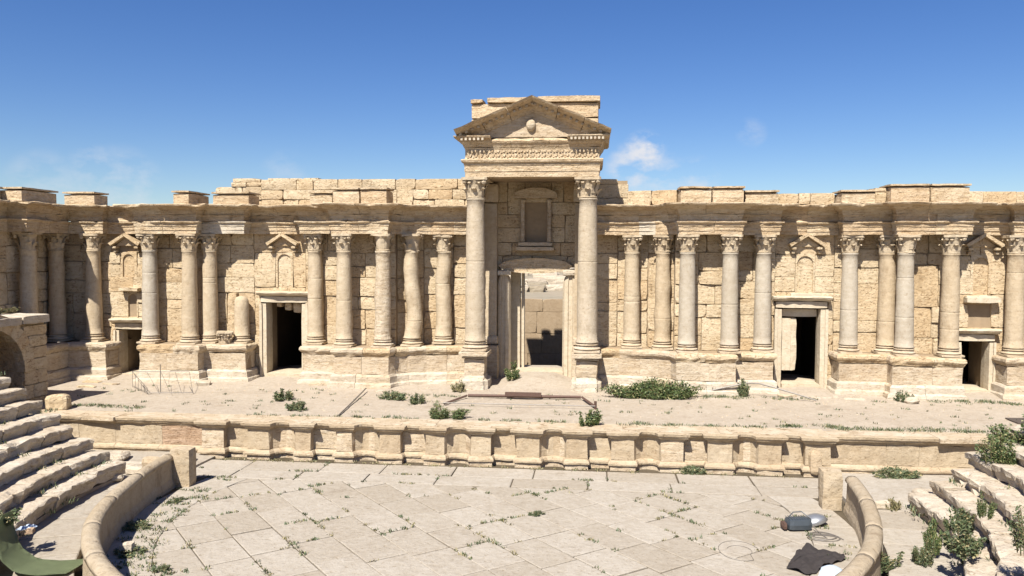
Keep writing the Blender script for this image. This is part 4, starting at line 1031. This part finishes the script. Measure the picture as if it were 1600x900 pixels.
# ------------------------------------------------------------------ plants
def shrub_meshes(seed, n, w, h, leaf=.10, stems=14, upright=.5, depth=None):
    r = random.Random(seed); depth = depth or w; bm = bmesh.new(); sb = bmesh.new(); tips = []
    for k in range(stems):
        a = r.uniform(0, 2*math.pi); q = math.sqrt(r.random())*.9; bx, by = math.cos(a)*q*w*.36, math.sin(a)*q*depth*.36
        tx, ty = math.cos(a)*w*.5*q+r.uniform(-.1, .1)*w, math.sin(a)*depth*.5*q+r.uniform(-.1, .1)*depth
        tz = h*(1-.55*q*q)*r.uniform(.45, 1.25)
        tips.append((Vector((bx, by, 0)), Vector((tx, ty, tz))))
        p0, p1 = tips[-1]; tube(sb, [p0, p0.lerp(p1, .5)+Vector((0, 0, .06*h)), p1*.98], .008+.006*h, 4)
    for k in range(n):
        p0, p1 = r.choice(tips); t = r.uniform(.15, 1.05); c = p0.lerp(p1, t)+Vector((r.gauss(0, .04)*w, r.gauss(0, .04)*depth, r.gauss(0, .04)*h))
        c.z = max(.01, c.z)
        d = Vector((r.gauss(0, 1), r.gauss(0, 1), r.gauss(upright, .7))).normalized(); sx = d.cross(Vector((r.gauss(0, 1), r.gauss(0, 1), r.gauss(0, 1)))).normalized()
        ll = leaf*r.uniform(.35, 1.0)**1.0*r.uniform(.8, 1.9); ww = ll*r.uniform(.22, .4)
        q = [c-d*ll*.5, c+sx*ww, c+d*ll*.6, c-sx*ww]
        bm.faces.new([bm.verts.new(v) for v in q])
    out = []
    for nm, b in (('foliage', bm), ('stem', sb)):
        me = bpy.data.meshes.new(nm); b.to_mesh(me); b.free(); me.materials.append(ML if nm == 'foliage' else MST); out.append(me)
    return out
SHR = {'round': shrub_meshes(1, 3200, 1.0, .75, .06, 20), 'tuft': shrub_meshes(2, 1800, 1.0, .5, .07, 26, 1.2), 'bushy': shrub_meshes(3, 4200, 1.0, .9, .05, 26), 'spiky': shrub_meshes(4, 2600, 1.0, 1.0, .085, 22, 1.4)}
def shrub(kind, x, y, z, w, h, label, mat=ML, cat='shrub', group=None, dep=None, rot=None, name='shrub'):
    t = thing(name, label, cat, (x, y, z), group)
    base_h = {'round': .75, 'tuft': .5, 'bushy': .9, 'spiky': 1.0}[kind]; ro = rnd.uniform(0, 6.28) if rot is None else rot
    for me, nm, mm in zip(SHR[kind], ('foliage', 'stem'), (mat, MST)): o_ = inst(nm, me, (x, y, z), (w, dep or w, h/base_h), (0, 0, ro), t, mm); o_['kind'] = 'stuff'
    return t
BANK = shrub_meshes(9, 15000, 4.4, .75, .085, 110, .7, 1.1)
t = thing('shrub_bank', 'wide dense dark green shrub along the foot of the stage wall right of the porch', 'shrub', (2.75, 37.25, 1.45))
for me, nm, mm in zip(BANK, ('foliage', 'stem'), (ML, MST)): o_ = inst(nm, me, (2.75, 37.2, 1.42), (1, 1, 1), (0, 0, .03), t, mm); o_['kind'] = 'stuff'
sz = lambda x, y: stage_z(x, y)-.02
shrub('round', -4.05, 40.2, 1.70, .95, .75, 'small round green bush against the left jamb of the central door', ML)
shrub('bushy', -5.95, 31.6, sz(-5.9, 31.5), 2.0, .52, 'low spreading green bush at the stage edge left of the porch', ML, dep=1.0, rot=0)
shrub('spiky', -.18, 30.9, 1.44, 1.0, .62, 'spiky green bush growing on the stage edge before the porch', ML)
shrub('tuft', -13.95, 34.9, sz(-14, 35), 1.5, .42, 'flat grey green tuft on the stage floor below the left large door', ML2, 'tuft', dep=1.0)
shrub('tuft', -12.35, 32.4, sz(-12.3, 32.4), .85, .42, 'small grey green tuft near the stage edge, left of the leaning pole', ML2, 'tuft')
shrub('tuft', -9.05, 35.6, sz(-9, 35.6), 1.5, .38, 'grey green tuft just right of the pole on the stage', ML2, 'tuft', dep=.9)
shrub('tuft', -7.75, 34.8, sz(-7.7, 34.8), 1.15, .38, 'grey green tuft left of the rusty frame on the stage', ML2, 'tuft', dep=.8)
shrub('tuft', -6.35, 37.6, sz(-6.3, 37.6), .7, .5, 'dry tuft at the foot of the left porch pedestal', MLD, 'tuft')
shrub('spiky', 6.95, 38.0, sz(6.9, 38.0), .7, .85, 'thin pale green plant beside the bent pipe below the stage wall', ML2, 'plant')
shrub('tuft', 13.9, 37.6, sz(13.9, 37.6), .8, .45, 'small tuft at the corner of the right projecting pedestal', ML2, 'tuft')
shrub('tuft', -25.6, 31.8, 5.33, 3.0, .35, 'dry grass growing on top of the arched gateway', MLD, 'tuft', dep=.9, rot=1.5)
shrub('bushy', 12.7, 25.2, 2.1, 1.6, 1.0, 'large dark green bush at the right end of the stage front', ML)
shrub('bushy', 11.75, 24.5, 1.9, 1.2, .85, 'dark green bush just below the large bush at the right end of the stage front', ML)
shrub('spiky', 8.75, 21.5, .35, .55, .85, 'dark green leafy bush on the lowest right seats beside the aisle', ML)
shrub('bushy', 8.40, 21.0, .2, .7, .6, 'yellow green bush in the right aisle at the foot of the seats', ML2)
shrub('spiky', 9.15, 20.9, 1.12, .75, .62, 'feathery green bush on the right seats, highest of the three close together', ML2)
shrub('round', 8.75, 19.75, .95, 1.0, .72, 'rounded green bush lying over a right seat row', ML2)
shrub('bushy', 9.35, 20.1, 1.75, .5, .5, 'small dark bush in the gap between two upper right seat rows', ML)
shrub('bushy', 8.75, 16.9, 2.0, .9, .9, 'green bush at the right edge on the upper seats', ML2)
shrub('spiky', 7.25, 20.5, .2, .35, .5, 'grassy weeds standing along the outside of the right barrier', ML2, 'weeds', dep=1.5)
shrub('tuft', 9.2, 25.5, .2, .5, .35, 'yellowish weed on the right aisle near the passage', MLD, 'weed')
shrub('tuft', 10.8, 29.65, .05, 1.7, .42, 'strip of fresh green weeds at the foot of the stage front at the right', ML2, 'weeds', dep=.5, rot=0)
shrub('spiky', -14.9, 18.6, 1.1, 1.2, .45, 'grey green weeds on the lowest left seats above the green sheet', ML2, 'weeds')
shrub('tuft', -13.2, 21.9, .0, 1.0, .16, 'flat weed patch on the paving inside the left barrier', ML2, 'weeds', dep=.7)
shrub('tuft', -12.3, 20.0, .0, 1.0, .14, 'weed patch on the paving nearest the camera inside the left barrier', ML2, 'weeds', dep=.9)
shrub('tuft', -13.3, 24.4, .0, .8, .10, 'thin weeds on the paving before the left end slab of the barrier', ML2, 'weeds', dep=.4)
shrub('tuft', 3.65, 29.65, .0, 1.0, .30, 'green tuft at the foot of the stage front right of the porch axis', ML2, 'tuft', dep=.5, rot=0)
shrub('tuft', -1.7, 24.4, .0, .6, .10, 'lone flat tuft in the middle of the paving', ML2, 'tuft', dep=.4)
shrub('tuft', -10.75, 18.95, .0, .45, .15, 'small tuft on the paving by the diagonal joints at lower left', ML2, 'tuft')

def blades(name, spots, mat, label, n_per=26, spread=.12, hgt=.10):
    r = random.Random(len(spots)); bm = bmesh.new()
    for (x, y, z, k) in spots:
        for q in range(int(n_per*k)):
            px_, py_ = x+r.gauss(0, spread)*k, y+r.gauss(0, spread)*k; a = r.uniform(0, 6.28); l_ = hgt*r.uniform(.4, 1.2); wv = .012+.01*r.random()
            d = Vector((math.cos(a), math.sin(a), 0)); c = Vector((px_, py_, z)); tip = c+d*l_*r.uniform(.2, 1.0)+Vector((0, 0, l_)); sv = Vector((-d.y, d.x, 0))*wv
            bm.faces.new([bm.verts.new(v) for v in (c-sv, c+sv, tip+sv*.3, tip-sv*.3)])
    o = obj(name, bm, mat, recalc=False); tag(o, label, None, None, 'stuff'); return o
r = random.Random(12); sp = []; spd = []
for (a, b) in joints:
    ln = (b-a).length
    for q in range(int(ln/.22)):
        t = r.random(); p = a.lerp(b, t); nse = noise.noise(Vector((p.x*.55, p.y*.55, 4)))
        left = p.x < -10.5
        if nse+(.3 if left else .06) > r.uniform(.05, .7): (sp if r.random() < .55 else spd).append((p.x, p.y, 0.0, r.uniform(.35, .9)))
for k in range(70):
    a = R(r.uniform(171, 235)); q = r.uniform(9.3, 10.5); sp.append((OC.x+q*math.cos(a), OC.y+q*math.sin(a), 0, r.uniform(.6, 1.6)))
for k in range(30):
    a = R(r.uniform(-50, 6)); q = r.uniform(9.6, 10.5); sp.append((OC.x+q*math.cos(a), OC.y+q*math.sin(a), 0, r.uniform(.6, 1.2)))
for k in range(60): spd.append((r.uniform(-15, 8.5), 29.72+r.uniform(-.1, .1), 0, r.uniform(.6, 1.8)))
blades('joint_grass', sp, ML2, 'green grass growing in the joints of the orchestra paving', 16, .07, .07)
blades('dry_joint_grass', spd, MLD, 'dry grass and dirt in the joints of the orchestra paving', 16, .07, .055)
ws = []
for x0, x1, y, k in ((-4.5, -1.0, 31.35, 1.0), (1.0, 4.2, 31.3, 1.5), (4.4, 6.6, 31.3, 1.6), (7.3, 9.4, 31.7, 2), (9, 14.6, 31.5, 2.2), (15.2, 19, 37.8, 1.8), (5, 8.5, 37.7, 1.4), (-24, -19, 32.2, 1.2), (-14, -7, 31.3, .8), (8.3, 10.2, 37.7, 1.0), (-9.5, -5.8, 36.6, .8)):
    for q in range(int((x1-x0)*9)): 
        x, yy = r.uniform(x0, x1), y+r.gauss(0, .15); ws.append((x, yy, max(stage_z(x, yy), 1.44 if yy < 31.2 else 0)-.01, r.uniform(.5, 1)*k*.7))
for q in range(150):
    x, yy = r.uniform(-24, 18), r.uniform(31.3, 37.5); ws.append((x, yy, stage_z(x, yy)-.01, r.uniform(.3, .8)))
blades('low_weeds', ws, ML2, 'low weeds scattered over the sandy stage floor', 22, .12, .09)
bs = []
for k in range(120):
    a = R(r.choice((r.uniform(172, 226), r.uniform(-46, 6)))); kk = r.randint(0, 8); q = r_row(kk)-.05; bs.append((OC.x+q*math.cos(a), OC.y+q*math.sin(a), z_row(kk)-.40, r.uniform(.5, 1.3)))
blades('seat_weeds', bs, ML2, 'weeds growing at the foot of the seat rows', 20, .1, .12)

# ------------------------------------------------------------------ loose stones and small rubble
peb = bmesh.new()
for q in range(900):
    x, y = r.uniform(-25, 20), r.uniform(31.2, 38.6)
    if r.random() < .5: y = 38.4-abs(r.gauss(0, 1.2))
    s_ = r.uniform(.02, .07); z = stage_z(x, y)
    vs = [peb.verts.new((x+s_*r.uniform(.6, 1)*math.cos(a), y+s_*r.uniform(.6, 1)*math.sin(a), z-.01)) for a in (0, 1.57, 3.14, 4.71)]; tp = peb.verts.new((x+r.uniform(-.3, .3)*s_, y, z+s_*r.uniform(.4, .9)))
    for i in range(4): peb.faces.new((vs[i], vs[(i+1) % 4], tp))
tag(obj('rubble_pebbles', peb, MP), 'small rubble and pebbles strewn on the stage floor', kind='stuff')
def loose(x, y, z, w, d, h, label, mat=MP, rot=0.0, group=None, cat='loose stone'):
    return tag(obj('loose_stone', rough_box(x-w/2, x+w/2, y-d/2, y+d/2, z, z+h, .06, .2, rot=rot, rnd_=.06), mat), label, cat, group)
loose(-23.9, 37.6, 1.4, .9, .5, .14, 'flat stone on the stage before the left small door', MP, .2)
loose(-25.1, 37.9, 1.4, 1.1, .5, .16, 'flat stones at the foot of the far left pedestal', MW, -.1)
loose(-24.6, 36.7, 1.38, 1.0, .4, .14, 'dusty flat stone lying on the stage in front of the far left pedestal', MW, .1)
loose(-19.3, 37.9, 1.4, .9, .7, .28, 'broken block at the right foot of the left double pedestal', MWH, .3)
loose(-10.1, 37.3, 1.4, .6, .5, .12, 'small flat block at the corner of the left front pedestal', MWH, .3)
loose(10.6, 38.2, 1.42, 1.5, .8, .10, 'broad flat slab on the ground before the right large door', MWH, .1)
loose(11.9, 37.9, 1.4, 1.0, .8, .10, 'flat pale slab right of the steps of the right large door', MWH, -.2)
loose(9.0, 38.3, 1.42, .9, .7, .12, 'flat slab left of the steps of the right large door', MP, .3)
loose(14.1, 37.5, 1.4, .7, .9, .3, 'pale block at the left foot of the right double pedestal', MWH, .4)
loose(-13.5, 38.5, 1.4, 1.2, .6, .2, 'low rough step right of the left large door', MP, .1)
loose(-22.4, 31.5, 1.3, .9, .8, .75, 'shaded boulder at the corner between gateway and stage front', MW, .4, None, 'boulder')
for k, (x, y, w) in enumerate(((-17.3, 27.6, 1.7), (-16.0, 27.2, 1.3), (-18.4, 28.6, 1.5), (-15.6, 28.6, 1.2))):
    loose(x, y, .08, w, 1.0, .2+.05*k, ('broad flat slab in the left side passage behind the barrier', 'flat slab in the left side passage touching the end of the barrier', 'flat slab in the left side passage beside the seat ends', 'flat slab in the left side passage at the foot of the stage front')[k], MS, rnd.uniform(-.3, .3))
loose(-15.4, 26.6, .1, .8, .5, .75, 'upright small block in the left passage against the stage front', MPU, 0, None, 'stone block')
loose(-16.1, 25.6, .22, .5, .4, .3, 'small pale stone at the end of the lowest left seats', MWH, .5)
loose(8.95, 25.6, .2, .7, .4, .28, 'rough stone in the right passage beside the yellowish weed', MWH, .2)
loose(10.2, 25.2, .22, .18, 2.1, .45, 'thin upright slab at the foot of the right seats', MS, .32)
loose(10.55, 25.6, .22, .9, 1.6, .5, 'tilted block behind the thin upright slab at the right seats', MS, .3)
loose(8.05, 30.0, .0, .5, .5, .95, 'upright block against the stage front at the right', MPU, 0, None, 'stone block')
loose(-14.3, 18.9, .8, .3, .3, .18, 'small brown stone on the lowest left seats', MPK, .3)
loose(-12.4, 20.1, 0, .5, .45, .28, 'small stone on the paving inside the left barrier', MS, .3)

# ------------------------------------------------------------------ metal things on the stage
t = thing('scaffold_piece', 'long rusty steel frame lying flat on the stage before the porch', 'steel frame', (-3, 35.2, 1.5))
for nm, p, q, rr_ in (('beam', (-5.7, 36.2, 1.55), (-.55, 36.4, 1.55), .07), ('side_beam', (-.5, 36.4, 1.55), (.1, 34.2, 1.55), .06), ('side_beam', (-5.75, 36.15, 1.55), (-6.45, 34.3, 1.5), .05), ('rod', (-6.5, 34.25, 1.55), (.1, 34.15, 1.58), .022), ('foot', (.1, 34.2, 1.42), (.1, 34.2, 1.78), .06)):
    bm = bmesh.new(); tube(bm, [p, Vector(p).lerp(Vector(q), .5), q], rr_, 4 if nm != 'rod' else 6); obj(nm, bm, MRU if nm != 'rod' else MME, t)
bm = bmesh.new(); box(bm, -4.0, -2.35, 36.2, 36.42, 1.56, 1.72); obj('plate', bm, MRU, t)
bm = bmesh.new(); tube(bm, [(-10.25, 31.45, 1.47), (-10.5, 34.3, 1.53), (-10.75, 37.1, 1.62)], .03, 6); tag(obj('metal_pole', bm, MME), 'thin grey pole lying across the stage floor left of the porch', 'pole')
bm = bmesh.new(); tube(bm, [(5.1, 38.1, 1.6), (6.0, 38.0, 1.85), (7.1, 37.9, 2.12), (7.6, 37.85, 2.12), (8.3, 37.7, 1.95), (9.3, 37.4, 1.7), (10.0, 37.2, 1.5)], .032, 6)
tag(obj('bent_pipe', bm, MME), 'long bent grey pipe rising above the ground right of the big shrub', 'pipe')
bm = bmesh.new(); tube(bm, [(5.55, 38.05, 1.45), (5.55, 38.05, 1.85)], .02, 5); tag(obj('metal_peg', bm, MME), 'short metal peg holding up the bent pipe', 'peg')
t = thing('railing_section', 'see through leaning metal barrier fence standing on the stage at the left', 'metal barrier', (-21.5, 36.3, 1.45))
P0, P1, P2 = Vector((-22.35, 36.9, 1.45)), Vector((-20.6, 35.2, 1.45)), Vector((-18.6, 35.6, 1.45)); P3 = Vector((-19.6, 37.2, 1.45)); hz = Vector((0, 0, .78))
def rod(nm, a, b, rr_=.016): bm = bmesh.new(); tube(bm, [a, b], rr_, 4); obj(nm, bm, MME, t)
rod('top_rail', P0+hz, P3+hz); rod('bottom_rail', P0+Vector((0, 0, .08)), P1+Vector((0, 0, .08))); rod('top_rail', P0+hz, P1+hz*.35); rod('bottom_rail', P1+Vector((0, 0, .06)), P2+Vector((0, 0, .06)))
for k in range(6): q = k/5; rod('bar', P0.lerp(P1, q)+Vector((0, 0, .02)), P0.lerp(P1, q)+hz*(1-.6*q), .010)
for k in range(5): q = k/4; rod('bar', P0.lerp(P3, q)+hz, P1.lerp(P2, q)+Vector((0, 0, .06)), .010)
rod('post', Vector((-20.35, 35.9, 1.4)), Vector((-20.35, 35.9, 2.75)), .02); rod('bottom_rail', P3+Vector((0, 0, .05)), P2+Vector((0, 0, .05)))
tag(obj('dark_slab', rough_box(16.6, 19.5, 33.2, 34.3, 1.42, 1.5, .01, .5), MBR), 'dark board lying on the stage floor at the right edge', 'board')  # thin dark brown box laid flat on the floor

# ------------------------------------------------------------------ things on the orchestra floor
fl = thing('floodlight', 'grey floodlight lying on its side on the paving near the right barrier', 'floodlight', (6.0, 24.0, 0))
def obox(x0, x1, y0, y1, z0, z1, rz, c, amp=.006): 
    bm = rough_box(x0, x1, y0, y1, z0, z1, amp, .15, 3, rnd_=.03); bmesh.ops.transform(bm, matrix=Matrix.Translation(c) @ Matrix.Rotation(rz, 4, 'Z'), verts=bm.verts); return bm
cf = Vector((6.05, 23.95, 0))
obj('housing', obox(-.42, .32, -.22, .22, .02, .36, .18, cf), MGR, fl); obj('rusty_end', obox(-.56, -.42, -.18, .18, .02, .28, .18, cf), MRU, fl)
for k in range(9): obj('cooling_fin', obox(-.38+k*.078, -.365+k*.078, -.225, .225, .35, .375, .18, cf), MGR, fl)
bm = bmesh.new(); lathe(bm, [(.05, 0), (.2, .04), (.34, .14), (.42, .30), (.40, .31), (.30, .16)], 20); bmesh.ops.transform(bm, matrix=Matrix.Translation((6.5, 24.45, .30)) @ Matrix.Rotation(R(162), 4, 'Y') @ Matrix.Diagonal((1.0, .8, .8, 1)), verts=bm.verts)
obj('reflector', bm, MAL, fl, smooth=True)
bm = bmesh.new(); tube(bm, [(5.8, 24.2, .3), (5.95, 24.34, .39), (6.2, 24.38, .40), (6.38, 24.28, .28)], .016, 5); obj('bracket', bm, MGR, fl)
bm = bmesh.new(); tube(bm, [(6.35+.5*math.cos(a*.5)*(1-.01*a)+.2, 23.15+.28*math.sin(a*.5)+.01*a, .02+.004*(a % 5)) for a in range(36)]+[(6.5, 23.7, .05), (6.4, 23.85, .15)], .016, 5)
tag(obj('cable_coil', bm, MWR), 'tangled grey cable on the paving beside the floodlight', 'cable')
bm = bmesh.new(); tube(bm, [(3.98+.55*math.cos(a*.35+.3)*(1 if a < 15 else .6), 22.0+.75*math.sin(a*.35+.3)*(1 if a < 15 else .5), .015) for a in range(26)], .007, 4)
tag(obj('wire_loop', bm, MWR), 'thin loop of wire lying on the paving left of the floodlight', 'wire')
def drape(name, outline, c, zf, mat, label, cat, nn=14, thick=.006):
    """a sheet lying in folds: points of an outline polygon filled by a grid"""
    bm = bmesh.new(); xs_ = [p[0] for p in outline]; ys_ = [p[1] for p in outline]; vs = [bm.verts.new((x, y, 0)) for x, y in outline]; bm.faces.new(vs)
    bmesh.ops.triangulate(bm, faces=bm.faces); 
    for _ in range(3): bmesh.ops.subdivide_edges(bm, edges=bm.edges, cuts=1, use_grid_fill=True)
    bmesh.ops.triangulate(bm, faces=bm.faces)
    for v in bm.verts: v.co.z = zf(v.co.x, v.co.y)
    g_ = bmesh.ops.solidify(bm, geom=bm.faces[:], thickness=thick)
    return tag(obj(name, bm, mat), label, cat)
bsz = lambda x, y: 0.03+.14*abs(noise.noise(Vector((x*2.3, y*2.3, 1))))+.08*abs(noise.noise(Vector((x*5, y*4, 2))))
drape('black_sheet', [(4.95, 20.85), (5.35, 20.45), (5.62, 20.55), (5.9, 21.0), (6.25, 21.25), (6.62, 21.55), (6.66, 21.8), (6.5, 21.8), (6.52, 22.1), (6.2, 22.15), (5.85, 22.45), (5.45, 21.9), (5.62, 21.7)], 0, bsz, MBK, 'crumpled black cloth sheet spread on the paving near the right barrier', 'cloth sheet')
drape('plastic_bag', [(5.55, 20.2), (5.75, 20.55), (6.05, 20.75), (6.35, 20.7), (6.3, 20.3), (5.9, 20.0)], 0, lambda x, y: .05+.25*max(0, 1-((x-5.95)**2+(y-20.4)**2)*6)+.05*noise.noise(Vector((x*6, y*6, 3))), MBL, 'pale blue plastic bag on the paving beside the black sheet', 'bag')
# green sheet slung between the lowest seats and the barrier
bm = bmesh.new(); K, J = 14, 6
prof = [(-14.75, 18.75, 1.42), (-14.55, 18.35, 1.12), (-14.2, 18.1, .62), (-13.75, 18.05, .36), (-13.2, 18.15, .29), (-12.55, 18.3, .30)]
g2 = []
for i in range(K+1):
    t = i/K*(len(prof)-1); a = min(int(t), len(prof)-2); f_ = t-a; p = Vector(prof[a]).lerp(Vector(prof[a+1]), f_); row = []
    for j in range(J+1):
        s_ = j/J-.5; q = p+Vector((.35*s_*(1-i/K), -1.0*s_, .10*s_*(1-i/K)+.02*noise.noise(p*2+Vector((j, 0, 0))))); row.append(bm.verts.new(q))
    g2.append(row)
for a, b in zip(g2, g2[1:]):
    for j in range(J): bm.faces.new((a[j], a[j+1], b[j+1], b[j]))
bmesh.ops.solidify(bm, geom=bm.faces[:], thickness=.03)
tag(obj('green_sheet', bm, MTP, smooth=True), 'faded green plastic sheet sagging from the left seats to the barrier', 'plastic sheet')
drape('plastic_scrap', [(-14.75, 19.0), (-14.45, 18.95), (-14.35, 19.3), (-14.6, 19.45), (-14.8, 19.25)], 0, lambda x, y: .86+.18*abs(noise.noise(Vector((x*5, y*5, 1)))), MBL, 'crumpled pale plastic scrap at the top of the green sheet', 'litter')
